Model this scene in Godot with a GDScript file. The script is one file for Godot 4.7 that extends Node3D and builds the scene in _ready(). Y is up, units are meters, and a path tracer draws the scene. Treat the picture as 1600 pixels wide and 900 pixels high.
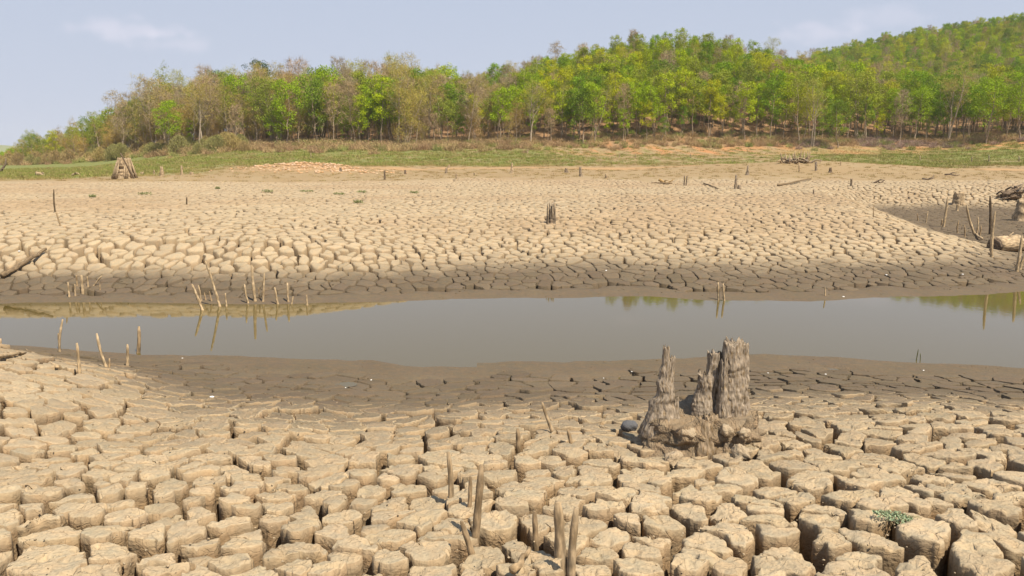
extends Node3D

# A dried-up reservoir: cracked mud banks on both sides of a last channel of water, a rotten stump, stakes, forest hills.
const EYE := 2.5          # metres of the lens above the water
const FOCAL := 1236.0     # focal length in units of the photograph's 1600 pixels
const PITCH := 0.1606     # the lens looks down by 200 units below the horizon

var rng := RandomNumberGenerator.new()
var noise := FastNoiseLite.new()      # unit frequency, all purpose
var fbm := FastNoiseLite.new()
var taken := {}
var near_line := PackedVector2Array() # x, distance of the near shoreline
var far_line := PackedVector2Array()
var M := {}

# ------------------------------------------------------------------ meshes
class MB:
	var v := PackedVector3Array()
	var c := PackedColorArray()
	var i := PackedInt32Array()
	func vert(p: Vector3, col: Color) -> int:
		v.append(p); c.append(col)
		return v.size() - 1
	func tri(a: int, b: int, d: int) -> void:
		i.append(a); i.append(b); i.append(d)
	func ring_join(a: int, b: int, n: int) -> void:   # two closed rings of n vertices
		for k in n:
			var k2 := (k + 1) % n
			i.append(a + k); i.append(b + k); i.append(a + k2)
			i.append(a + k2); i.append(b + k); i.append(b + k2)
	func mesh(smooth: bool) -> ArrayMesh:
		var arr := []
		arr.resize(Mesh.ARRAY_MAX)
		arr[Mesh.ARRAY_VERTEX] = v
		arr[Mesh.ARRAY_COLOR] = c
		arr[Mesh.ARRAY_INDEX] = i
		var m := ArrayMesh.new()
		if smooth:
			var st := SurfaceTool.new()
			st.create_from_arrays(arr)
			st.generate_normals()
			return st.commit()
		m.add_surface_from_arrays(Mesh.PRIMITIVE_TRIANGLES, arr)
		return m

func numbered(called: String, parent: Node) -> String:
	var key := str(parent.get_instance_id()) + called
	var n: int = taken.get(key, 0)
	taken[key] = n + 1
	return called if n == 0 else "%s_%03d" % [called, n]

func part(called: String, m: Mesh, mat: Material, parent: Node3D = self) -> MeshInstance3D:
	var o := MeshInstance3D.new()
	o.name = numbered(called, parent)
	o.mesh = m
	if mat: o.material_override = mat
	parent.add_child(o, true)
	return o

func thing(called: String, label: String, category: String, at: Vector3, group := "") -> Node3D:
	var o := Node3D.new()
	o.name = numbered(called, self)
	add_child(o, true)
	o.position = at
	tag(o, label, category, group)
	return o

func tag(o: Node3D, label: String, category: String, group := "") -> void:
	o.set_meta("label", label)
	o.set_meta("category", category)
	if group: o.set_meta("group", group)

func kind(o: Node3D, k: String) -> Node3D:
	o.set_meta("kind", k)
	return o

# ------------------------------------------------------------------ measuring the photograph
func ray(px: float, py: float) -> Vector3:
	var a := (px - 800.0) / FOCAL
	var b := (450.0 - py) / FOCAL
	return Vector3(a, b * cos(PITCH) - sin(PITCH), -b * sin(PITCH) - cos(PITCH))

func on_level(px: float, py: float, h: float) -> Vector3:
	var d := ray(px, py)
	return Vector3(0, EYE, 0) + d * ((h - EYE) / d.y)

func spot(px: float, py: float) -> Vector3:
	var d := ray(px, py)
	var t := 2.0
	var last := 2.0
	while t < 500.0:
		var p := Vector3(0, EYE, 0) + d * t
		if p.y < maxf(height(p.x, p.z), 0.0): break
		last = t
		t *= 1.012
	for k in 12:
		var mid := (last + t) * 0.5
		var p := Vector3(0, EYE, 0) + d * mid
		if p.y < maxf(height(p.x, p.z), 0.0): t = mid
		else: last = mid
	var q := Vector3(0, EYE, 0) + d * t
	q.y = maxf(height(q.x, q.z), 0.0)
	return q

func beyond(px: float, py: float, dist: float) -> Vector3:   # the point of that ray at that distance along -z
	var d := ray(px, py)
	return Vector3(0, EYE, 0) + d * (dist / -d.z)

# ------------------------------------------------------------------ the lie of the land
func along(line: PackedVector2Array, x: float) -> float:
	if x <= line[0].x: return line[0].y
	for k in range(1, line.size()):
		if x < line[k].x:
			var t := (x - line[k - 1].x) / (line[k].x - line[k - 1].x)
			return lerpf(line[k - 1].y, line[k].y, t)
	return line[line.size() - 1].y

func table(xs: Array, ys: Array, x: float) -> float:
	if x <= xs[0]: return ys[0]
	for k in range(1, xs.size()):
		if x < xs[k]:
			var t: float = (x - xs[k - 1]) / (xs[k] - xs[k - 1])
			return lerpf(ys[k - 1], ys[k], t)
	return ys[ys.size() - 1]

const NS := [0.0, 0.6, 1.6, 2.6, 4.2, 6.0, 8.0, 12.0, 40.0, 400.0]
const NH := [0.0, 0.03, 0.13, 0.29, 0.58, 0.80, 0.95, 1.1, 1.8, 3.0]
const FS := [0.0, 0.7, 1.6, 3.0, 5.0, 8.0, 14.0, 30.0, 50.0, 70.0, 90.0, 105.0, 130.0, 400.0]
const FH := [0.0, 0.08, 0.205, 0.40, 0.65, 0.88, 1.06, 1.17, 1.55, 2.1, 3.2, 4.3, 5.3, 6.0]
const LS := [0.0, 0.7, 1.6, 3.0, 5.0, 8.0, 14.0, 30.0, 130.0, 400.0]
const LH := [0.0, 0.11, 0.36, 0.86, 1.03, 1.08, 1.1, 1.12, 1.1, 0.6]

func gauss(x: float, z: float, cx: float, cz: float, sx: float, sz: float) -> float:
	var a := (x - cx) / sx
	var b := (z - cz) / sz
	return exp(-0.5 * (a * a + b * b))

func height(x: float, z: float) -> float:
	var d := -z
	var dn := along(near_line, x)
	if d <= dn:
		var s := dn - d
		var left := 1.0 + 1.1 * smoothstep(-2.6, -6.0, x)
		return table(NS, NH, s * left) + 0.018 * (noise.get_noise_2d(x * 1.1, z * 1.1) + 0.4 * noise.get_noise_2d(x * 4.0, z * 4.0)) * smoothstep(-0.5, 0.4, s) + 0.03 * noise.get_noise_2d(x * 0.8, z * 0.8) * smoothstep(0.5, 3.0, s)
	var df := along(far_line, x)
	if d < df:
		return -0.07 * minf(minf(d - dn, df - d), 3.0)
	var s := d - df
	var u := x / maxf(d, 10.0)
	var h := table(FS, FH, s)
	if s < 40.0:
		var steep := smoothstep(-0.02, -0.34, u)
		if steep > 0.0: h = lerpf(h, table(LS, LH, s), steep)
	var low := smoothstep(-0.3, -0.6, u)
	if low > 0.0: h = lerpf(h, table(LS, LH, s), low)
	h += 0.02 * (noise.get_noise_2d(x * 0.9, z * 0.9) + 0.4 * noise.get_noise_2d(x * 3.0, z * 3.0)) * (1.0 - smoothstep(1.5, 3.0, s))
	h += 0.05 * noise.get_noise_2d(x * 0.35, z * 0.35) * smoothstep(2.0, 6.0, s)
	if s > 20.0:
		h += 0.25 * noise.get_noise_2d(x * 0.06 + 40.0, z * 0.06) * smoothstep(20.0, 50.0, s)
		h += gauss(x, d, -17.2, 66.0, 3.2, 2.4) * 0.55                    # heap of pale rubble
		h += gauss(x, d, 24.5, 68.0, 6.5, 4.0) * 0.85                     # rise under the root heap
	if d > 90.0:
		var ramp := smoothstep(107.0, 156.0, d)
		var hill := gauss(x, d, 30.0, 160.0, 23.0, 34.0) * 11.8 + gauss(x, d, 172.0, 290.0, 80.0, 75.0) * 32.5
		hill += gauss(x, d, -34.0, 165.0, 28.0, 26.0) * 4.0 + gauss(x, d, 260.0, 420.0, 150.0, 110.0) * 12.0
		h += hill * ramp + 2.4 * smoothstep(0.5, 0.72, u) * smoothstep(85.0, 125.0, d)
		h += gauss(x, d, -900.0, 1250.0, 170.0, 120.0) * 30.0
	# the side inlet with its wet floor, right of the far bank's tongue
	var edge := 10.2 + maxf(0.0, d - 24.0) * 0.28 + 0.5 * noise.get_noise_1d(d * 0.5)
	var inlet := smoothstep(edge, edge + 3.6, x) * (1.0 - smoothstep(36.0, 44.0, d + 1.5 * noise.get_noise_1d(x * 0.3)))
	if inlet > 0.0:
		h = lerpf(h, minf(h, 0.16 + 0.03 * noise.get_noise_2d(x, z)), inlet)
	return h

func moist_from(h: float, z: float) -> float:
	return smoothstep(0.16, 0.44, h) if z > -12.0 else smoothstep(0.18, 0.50, h)

func top_dry(dry: float, h: float, z: float) -> float:   # the middle of a plate stays damp longer than its rim
	return dry if z < -12.0 else minf(dry, smoothstep(0.18, 0.86, h))

func dryness(x: float, z: float, h: float) -> float:
	return moist_from(h + 0.06 * noise.get_noise_2d(x * 0.7, z * 0.7) + 0.05 * noise.get_noise_2d(x * 2.1, z * 2.1), z)

func cracked(x: float, z: float, h: float) -> float:   # 0 smooth mud .. 1 fully cracked
	var d := -z
	var c := smoothstep(0.045 if z > -12.0 else 0.075, 0.085 if z > -12.0 else 0.125, h + 0.04 * noise.get_noise_2d(x * 1.3, z * 1.3))
	c *= smoothstep(1.4, 1.8, d) * (1.0 - smoothstep(0.72 * d + 1.2, 0.74 * d + 1.4, absf(x)))
	if d > 12.0:
		c *= lerpf(1.0, smoothstep(-0.75, -0.25, noise.get_noise_2d(x * 0.09 + 11.0, z * 0.16)), smoothstep(20.0, 26.0, d))
		c *= 1.0 - smoothstep(44.0, 50.0, d + 4.0 * noise.get_noise_2d(x * 0.2, z * 0.2))
	return c

func depth(x: float, z: float, h: float) -> float:
	var c := cracked(x, z, h)
	if c <= 0.0: return 0.0
	var dry := dryness(x, z, h)
	return c * (lerpf(0.24, 0.44, smoothstep(0.2, 1.0, dry) * smoothstep(0.2, 0.75, h)) if z > -12.0 else lerpf(0.26, 0.42, dry))

# ------------------------------------------------------------------ colours of the ground
const DRY := Color(0.415, 0.327, 0.211)
const CLAY := Color(0.320, 0.228, 0.135)
const WET := Color(0.150, 0.115, 0.076)

func mud(x: float, z: float, h: float) -> Color:
	var dry := dryness(x, z, h)
	var n := noise.get_noise_2d(x * 0.9 + 70.0, z * 0.9)
	var c := WET.lerp(DRY, top_dry(dry, h + 0.10 * noise.get_noise_2d(x * 0.5, z * 0.5) + 0.05 * n, z))
	if z < -17.0:   # dusty tan and bleached patches on the far flat
		var dust := smoothstep(-0.2, 0.5, noise.get_noise_2d(x * 0.07 + 5.0, z * 0.11) + 0.25 * noise.get_noise_2d(x * 0.5, z * 0.5))
		c = c.lerp(Color(0.37, 0.265, 0.16), dust * 0.75 * dry * smoothstep(17.0, 22.0, -z))
	return c * (1.0 + 0.10 * n)

func soil(x: float, z: float, h: float) -> Color:
	var d := -z
	var c := mud(x, z, h)
	if d < 30.0: return c
	var n := noise.get_noise_2d(x * 0.25, z * 0.12)
	var n2 := noise.get_noise_2d(x * 0.9, z * 0.5)
	var u := x / d
	c = c.lerp(Color(0.30, 0.212, 0.105), smoothstep(42.0, 56.0, d + 6.0 * n) * (0.75 + 0.25 * n2))       # dry short grass on tan earth
	c = c.lerp(Color(0.42, 0.27, 0.135), smoothstep(0.35, 0.6, 1.0 - absf(d - 71.0 - 2.0 * n) * 0.4) * smoothstep(-0.22, -0.15, u))   # bare track
	var green := smoothstep(74.0, 80.0, d + 5.0 * n) * (1.0 - smoothstep(108.0, 118.0, d)) * smoothstep(-0.25, 0.25, n2 + 0.3 - 0.45 * smoothstep(0.0, 0.12, u) * (1.0 - smoothstep(0.32, 0.4, u)))
	green = maxf(green, smoothstep(58.0, 66.0, d + 6.0 * n) * smoothstep(-0.32, -0.45, u))
	c = c.lerp(Color(0.17, 0.20, 0.055), green * 0.85)
	c = c.lerp(Color(0.46, 0.235, 0.105), smoothstep(0.0, 0.3, n + 0.5 * n2 + 0.05) * smoothstep(100.0, 108.0, d) * (1.0 - smoothstep(128.0, 140.0, d)) * smoothstep(0.02, 0.1, u))
	c = c.lerp(Color(0.42, 0.25, 0.12), gauss(x, d, -17.2, 66.0, 3.4, 2.2) * 0.8)
	var e := edge_of(u)
	c = c.lerp(Color(0.33, 0.20, 0.105), smoothstep(e - 5.0, e + 4.0, d + 5.0 * n) * 0.9)
	c = c.lerp(Color(0.22, 0.24, 0.10), smoothstep(400.0, 600.0, d))
	return c

# ------------------------------------------------------------------ cracked mud
var mud_mat: StandardMaterial3D
var ground: MeshInstance3D

func hash2(a: int, b: int) -> float:
	var k := (mini(a, b) * 73856093) ^ (maxi(a, b) * 19349663)
	k = (k ^ (k >> 13)) * 1274126177
	k = k & 0x7fffffff
	return float((k ^ (k >> 16)) & 0xffff) / 65535.0

func clip(poly: PackedVector2Array, o: Vector2, n: Vector2, w: float) -> PackedVector2Array:   # keep (p - o).n <= w
	var out := PackedVector2Array()
	var m := poly.size()
	if m == 0: return out
	var a := poly[m - 1]
	var da := (a - o).dot(n) - w
	for k in m:
		var b := poly[k]
		var db := (b - o).dot(n) - w
		if (da <= 0.0) != (db <= 0.0): out.append(a + (b - a) * (da / (da - db)))
		if db <= 0.0: out.append(b)
		a = b
		da = db
	return out

func area(poly: PackedVector2Array) -> float:
	var a := 0.0
	for k in poly.size(): a += poly[k].cross(poly[(k + 1) % poly.size()])
	return absf(a) * 0.5

func spacing(x: float, d: float) -> float:
	if d < 12.0: return lerpf(lerpf(0.190, 0.235, smoothstep(-0.6, 1.6, x)), 0.275, smoothstep(3.2, 8.0, d))
	return lerpf(0.28, 0.29, smoothstep(16.0, 26.0, d))

func seeds() -> PackedVector2Array:
	var out := PackedVector2Array()
	var d := 1.6
	while d < 51.0:
		var s := spacing(0.0, d)
		var half := 0.74 * d + 1.4
		var x := -half + rng.randf() * s
		while x < half:
			var sx := spacing(x, d)
			x += sx * rng.randf_range(0.62, 1.38)
			if rng.randf() < 0.10: continue
			out.append(Vector2(x, d + s * rng.randf_range(-0.42, 0.42)))
		d += s * 0.88
	return out

func mud_field() -> void:
	var pts := seeds()
	var grid := {}
	for k in pts.size():
		var key := Vector2i(floori(pts[k].x / 0.6), floori(pts[k].y / 0.6))
		if not grid.has(key): grid[key] = PackedInt32Array()
		grid[key].append(k)
	# clumps: cells that share one stay close together, wide cracks run between clumps
	var heads := PackedVector2Array()
	var d0 := 1.0
	while d0 < 53.0:
		var s0 := spacing(0.0, d0) * 1.9
		var x0 := -0.8 * d0 - 2.5
		while x0 < 0.8 * d0 + 2.5:
			heads.append(Vector2(x0 + s0 * rng.randf_range(-0.35, 0.35), d0 + s0 * rng.randf_range(-0.4, 0.4)))
			x0 += s0 * rng.randf_range(0.8, 1.2)
		d0 += s0 * 0.9
	var head_grid := {}
	for k in heads.size():
		var key := Vector2i(floori(heads[k].x), floori(heads[k].y))
		if not head_grid.has(key): head_grid[key] = PackedInt32Array()
		head_grid[key].append(k)
	var clump := PackedInt32Array()
	clump.resize(pts.size())
	for k in pts.size():
		var best := 1e9
		var gx0 := floori(pts[k].x)
		var gy0 := floori(pts[k].y)
		for ax in range(gx0 - 1, gx0 + 2):
			for ay in range(gy0 - 1, gy0 + 2):
				var cell = head_grid.get(Vector2i(ax, ay))
				if cell == null: continue
				for j: int in cell:
					var l := heads[j].distance_squared_to(pts[k])
					if l < best:
						best = l
						clump[k] = j
	var jobs := []
	for k in pts.size():
		var p := pts[k]
		var dn := along(near_line, p.x)
		var df := along(far_line, p.x)
		if p.y > dn + 0.1 and p.y < df - 0.1: continue
		var h := height(p.x, -p.y)
		var dep := depth(p.x, -p.y, h)
		if dep < 0.012: continue
		var dry := dryness(p.x, -p.y, h)
		var near := p.y < 12.0
		var s := spacing(p.x, p.y)
		var poly := PackedVector2Array([p + Vector2(-s, -s) * 1.3, p + Vector2(s, -s) * 1.3, p + Vector2(s, s) * 1.3, p + Vector2(-s, s) * 1.3])
		var gx := floori(p.x / 0.6)
		var gy := floori(p.y / 0.6)
		for ax in range(gx - 1, gx + 2):
			for ay in range(gy - 1, gy + 2):
				var cell = grid.get(Vector2i(ax, ay))
				if cell == null: continue
				for j: int in cell:
					if j == k: continue
					var q := pts[j]
					var e := q - p
					var l := e.length()
					if l > 2.6 * s or l < 0.001: continue
					var r := hash2(j, k)
					var wide := (clump[k] != clump[j]) if r > 0.14 else (r < 0.05)
					var r2 := fmod(r * 37.0, 1.0)
					var gap: float
					if near:
						gap = (lerpf(0.016, 0.054, pow(r2, 1.4)) if wide else lerpf(0.005, 0.018, r2)) * lerpf(0.95, 0.72, smoothstep(3.4, 6.0, p.y))
						gap = lerpf(0.021 if wide else (0.003 if r2 < 0.15 else 0.013), gap, dry)
					else:
						gap = lerpf(0.020, 0.054, r2) if wide else lerpf(0.008, 0.022, r2)
						gap = lerpf(0.016 if wide else (0.002 if r2 < 0.25 else 0.010), gap, dry)
					poly = clip(poly, p, e / l, l * 0.5 - gap)
					if poly.is_empty(): break
		if poly.size() < 3: continue
		jobs.append([p, poly, h + 0.030 * (fmod(clump[k] * 0.618034, 1.0) - 0.5) * dry * smoothstep(7.0, 4.0, p.y) if p.y < 12.0 else h, dep, dry, sqrt(area(poly)) / p.y])
	# the largest in view become pieces of their own
	var sizes := []
	for j in jobs: sizes.append(j[5] * (1.0 if absf(j[0].x) < 0.68 * j[0].y and j[0].y > 2.75 else 0.0))
	var near_sizes := []
	var far_sizes := []
	for k in jobs.size(): (near_sizes if jobs[k][0].y < 12.0 else far_sizes).append(sizes[k])
	near_sizes.sort(); far_sizes.sort()
	var near_cut: float = near_sizes[maxi(0, near_sizes.size() - 300)]
	var far_cut: float = far_sizes[maxi(0, far_sizes.size() - 300)]
	var near_rest := MB.new()
	var far_rest := MB.new()
	var n_near := 0
	var n_far := 0
	for k in jobs.size():
		var j = jobs[k]
		var near: bool = j[0].y < 12.0
		if near and sizes[k] > near_cut and n_near < 300:
			var mb := MB.new()
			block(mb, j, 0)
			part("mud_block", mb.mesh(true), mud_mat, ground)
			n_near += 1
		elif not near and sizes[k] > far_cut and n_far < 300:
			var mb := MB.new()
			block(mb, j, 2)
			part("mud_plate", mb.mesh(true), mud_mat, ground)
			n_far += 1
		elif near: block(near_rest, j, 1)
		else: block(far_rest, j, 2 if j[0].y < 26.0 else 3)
	kind(part("smaller_mud_blocks", near_rest.mesh(true), mud_mat, ground), "stuff")
	kind(part("smaller_mud_plates", far_rest.mesh(true), mud_mat, ground), "stuff")
	print("cells ", jobs.size(), " tris ", near_rest.i.size() / 3, " ", far_rest.i.size() / 3)

func block(mb: MB, job: Array, lod: int) -> void:
	var cen: Vector2 = job[0]
	var poly: PackedVector2Array = job[1]
	var h: float = job[2]
	var dep: float = job[3]
	var dry: float = job[4]
	# outline: subdivide, round the corners, roughen
	var seg: float = [0.015, 0.03, 0.10, 0.16][lod]
	var rough: float = [0.017, 0.017, 0.02, 0.02][lod] * lerpf(0.6, 1.0, dry)
	var line := PackedVector2Array()
	var m := poly.size()
	var cut := PackedVector2Array()
	for k in m:   # broken corners
		var p := poly[k]
		for q: Vector2 in [poly[(k + m - 1) % m], poly[(k + 1) % m]]:
			var l := p.distance_to(q)
			if l > 0.001: cut.append(p + (q - p) / l * minf((0.022 if cen.y < 12.0 else 0.045) * lerpf(0.35, 1.0, dry) * rng.randf_range(0.6, 1.3), l * 0.3))
	poly = cut
	m = poly.size()
	if m < 3: return
	for k in m:
		var a := poly[k]
		var b := poly[(k + 1) % m]
		var n := maxi(1, int(round(a.distance_to(b) / seg)))
		for t in n: line.append(a.lerp(b, float(t) / n))
	m = line.size()
	for pass_ in ([1, 1, 0, 0][lod] if dry > 0.3 else 0):
		var sm := PackedVector2Array()
		sm.resize(m)
		for k in m: sm[k] = line[k] * 0.5 + (line[(k + 1) % m] + line[(k + m - 1) % m]) * 0.25
		line = sm
	var c := Vector2.ZERO
	var near_ := cen.y < 12.0
	for k in m:
		var p := line[k]
		var w := Vector2(noise.get_noise_2d(p.x * 3.2, p.y * 3.2), noise.get_noise_2d(p.x * 3.2 + 50.0, p.y * 3.2)) * (0.045 if near_ else 0.055)
		if lod < 3: w += Vector2(noise.get_noise_2d(p.x * 14.0, p.y * 14.0), noise.get_noise_2d(p.x * 14.0 + 50.0, p.y * 14.0)) * rough
		if lod == 0: w += Vector2(noise.get_noise_2d(p.x * 45.0, p.y * 45.0), noise.get_noise_2d(p.x * 45.0 + 50.0, p.y * 45.0)) * 0.006 * dry
		line[k] = p + w
		c += line[k]
	c /= m
	var radius := 0.0
	for k in m: radius += line[k].distance_to(c)
	radius /= m
	if radius < 0.015: return
	var near := cen.y < 12.0
	# its own tilt, lift and tint
	var gx := (height(c.x + 0.15, -c.y) - height(c.x - 0.15, -c.y)) / 0.3
	var gz := (height(c.x, -c.y - 0.15) - height(c.x, -c.y + 0.15)) / 0.3
	var calm := lerpf(1.0, 0.6, smoothstep(3.5, 6.5, cen.y))
	gx += rng.randfn(0.0, 0.042) * dry * calm
	gz += rng.randfn(0.0, 0.042) * dry * calm
	var lift := (rng.randfn(0.0, 0.009) * calm if near else rng.randfn(0.0, 0.006)) * dry + 0.001
	var worn := (0.4 + 0.6 * smoothstep(-0.5, 2.0, c.x)) if near else 1.0
	var shade := rng.randf_range(0.91, 1.08)
	var top := mud(c.x, -c.y, h) * shade
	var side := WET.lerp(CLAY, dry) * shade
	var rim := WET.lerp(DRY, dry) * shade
	var amp := (0.008 if near else 0.008) * dry + 0.0015
	# rings: [scale to centre, inset, drop, wall 0..1]
	var rings: Array
	if lod == 0: rings = [[0.3, 0.0, 0.0, 0.0], [0.52, 0.0, 0.0, 0.0], [0.7, 0.0, 0.0, 0.0], [1.0, 0.018, 0.0, 0.0], [1.0, 0.005, 0.002 * worn, 0.1], [1.0, 0.0, 0.009 * worn, 0.6], [1.0, -0.002, 0.05, 1.0], [1.0, 0.0, 0.1, 1.0], [1.0, 0.004, 0.18, 1.0], [1.0, 0.0, 0.25, 1.0]]
	elif lod == 1: rings = [[0.55, 0.0, 0.0, 0.0], [1.0, 0.014, 0.001, 0.0], [1.0, 0.004, 0.003, 0.1], [1.0, 0.0, 0.010 * worn, 0.6], [1.0, -0.002, 0.06, 1.0], [1.0, 0.0, 0.25, 1.0]]
	elif lod == 2: rings = [[0.62, 0.0, 0.0, 0.0], [1.0, 0.030, 0.004, 0.0], [1.0, 0.0, 0.032, 0.6], [1.0, 0.0, 0.25, 1.0]]
	else: rings = [[0.85, 0.0, 0.0, 0.0], [1.0, 0.0, 0.02, 0.6], [1.0, 0.0, 0.25, 1.0]]
	var soft := lerpf(0.25, 1.0, dry)
	var y0 := h + lift
	var first := mb.vert(Vector3(c.x, y0 + amp * noise.get_noise_2d(c.x * 9.0, c.y * 9.0), -c.y), top)
	var prev := -1
	for r in rings:
		var base := mb.v.size()
		var wall: float = r[3]
		var drop: float = minf(r[2] * (soft if r[2] < 0.04 else 1.0), dep + 0.03)
		if r[2] > 0.2: drop = dep + 0.04
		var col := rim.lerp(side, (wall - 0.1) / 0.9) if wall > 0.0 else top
		var damp := dry > 0.02 and dry < 0.98 and not (near and wall > 0.0)
		var ins: float = minf(absf(r[1]), radius * (0.17 if r[1] > 0.015 else 0.1)) * signf(r[1]) * soft
		for k in m:
			var q := line[k]
			var out := (q - c)
			var l := maxf(out.length(), 0.001)
			out /= l
			var p: Vector2 = c + (q - c) * float(r[0]) - out * ins
			var y := y0 + (p.x - c.x) * gx + (p.y - c.y) * gz - drop
			if wall < 0.9:
				y += amp * noise.get_noise_2d(p.x * 9.0, p.y * 9.0)
				if lod < 2: y += dry * (0.005 * noise.get_noise_2d(p.x * 26.0, p.y * 26.0))
				if lod < 2: y -= dry * 0.016 * smoothstep(0.22, 0.30, noise.get_noise_2d(p.x * 6.0 + 9.0, p.y * 6.0))
				if lod == 0: y += dry * 0.005 * noise.get_noise_2d(p.x * 55.0, p.y * 55.0)
			elif lod < 2 and drop < dep:
				p += out * (dry * (0.009 * noise.get_noise_3d(p.x * 7.0, drop * 9.0, p.y * 7.0) + 0.007 * noise.get_noise_3d(p.x * 30.0, drop * 8.0, p.y * 30.0)))
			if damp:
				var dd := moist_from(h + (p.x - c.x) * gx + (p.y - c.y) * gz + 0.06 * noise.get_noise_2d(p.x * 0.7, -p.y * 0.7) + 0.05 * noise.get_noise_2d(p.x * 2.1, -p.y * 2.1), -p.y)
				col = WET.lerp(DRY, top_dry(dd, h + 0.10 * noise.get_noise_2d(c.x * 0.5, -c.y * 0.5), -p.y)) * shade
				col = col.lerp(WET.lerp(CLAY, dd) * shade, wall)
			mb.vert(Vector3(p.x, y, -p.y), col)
		if prev < 0:
			for k in m: mb.tri(first, base + k, base + (k + 1) % m)
		else:
			mb.ring_join(prev, base, m)
		prev = base

# ------------------------------------------------------------------ thin clouds
func clouds() -> ImageTexture:
	var w := 2048
	var h := 1024
	var im := Image.create(w, h, false, Image.FORMAT_RGBA8)
	im.fill(Color(1, 1, 1, 0))
	var n := layer(FastNoiseLite.TYPE_SIMPLEX_SMOOTH, 0.05, 4, 21)
	# azimuth and elevation in degrees, half sizes, strength
	for c in [[-25.0, 8.0, 2.9, 0.9, 0.12], [-22.6, 7.4, 2.2, 0.7, 0.07], [20.5, 8.2, 3.2, 0.8, 0.09], [24.0, 8.8, 2.5, 0.9, 0.06], [9.0, 11.5, 2.2, 0.4, 0.05], [-70.0, 14.0, 9.0, 2.0, 0.12], [62.0, 18.0, 10.0, 3.0, 0.12], [120.0, 12.0, 9.0, 2.0, 0.12], [-130.0, 20.0, 11.0, 3.0, 0.12]]:
		var cx: float = fposmod(c[0] / 360.0, 1.0) * w
		var cy: float = (0.5 - c[1] / 180.0) * h
		var rx: float = c[2] / 360.0 * w
		var ry: float = c[3] / 180.0 * h
		for y in range(int(cy - ry * 2.5), int(cy + ry * 2.5)):
			for x in range(int(cx - rx * 2.5), int(cx + rx * 2.5)):
				var u := (x - cx) / rx
				var v := (y - cy) / ry
				if v > 0.0: v *= 1.4
				var f := 1.25 - sqrt(u * u + v * v) + 0.9 * n.get_noise_2d(x * 1.3, y * 2.6)
				var a: float = smoothstep(0.0, 1.1, f) * c[4] * 0.75
				if a > 0.003:
					var old := im.get_pixel(posmod(x, w), y).a
					im.set_pixel(posmod(x, w), y, Color(1.0, 0.86, 0.80, minf(1.0, old + a)))
	return ImageTexture.create_from_image(im)

# ------------------------------------------------------------------ textures and materials
func seamless(n: FastNoiseLite, size: int) -> PackedByteArray:
	var im := n.get_seamless_image(size, size, false, false, 0.12, true)
	im.convert(Image.FORMAT_L8)
	return im.get_data()

func layer(type: int, freq: float, octaves: int, seed_: int) -> FastNoiseLite:
	var n := FastNoiseLite.new()
	n.noise_type = type
	n.frequency = freq
	n.seed = seed_
	n.fractal_type = FastNoiseLite.FRACTAL_FBM if octaves > 1 else FastNoiseLite.FRACTAL_NONE
	n.fractal_octaves = octaves
	return n

func grey(bytes: PackedByteArray, size: int) -> ImageTexture:
	return ImageTexture.create_from_image(Image.create_from_data(size, size, false, Image.FORMAT_L8, bytes))

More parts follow.
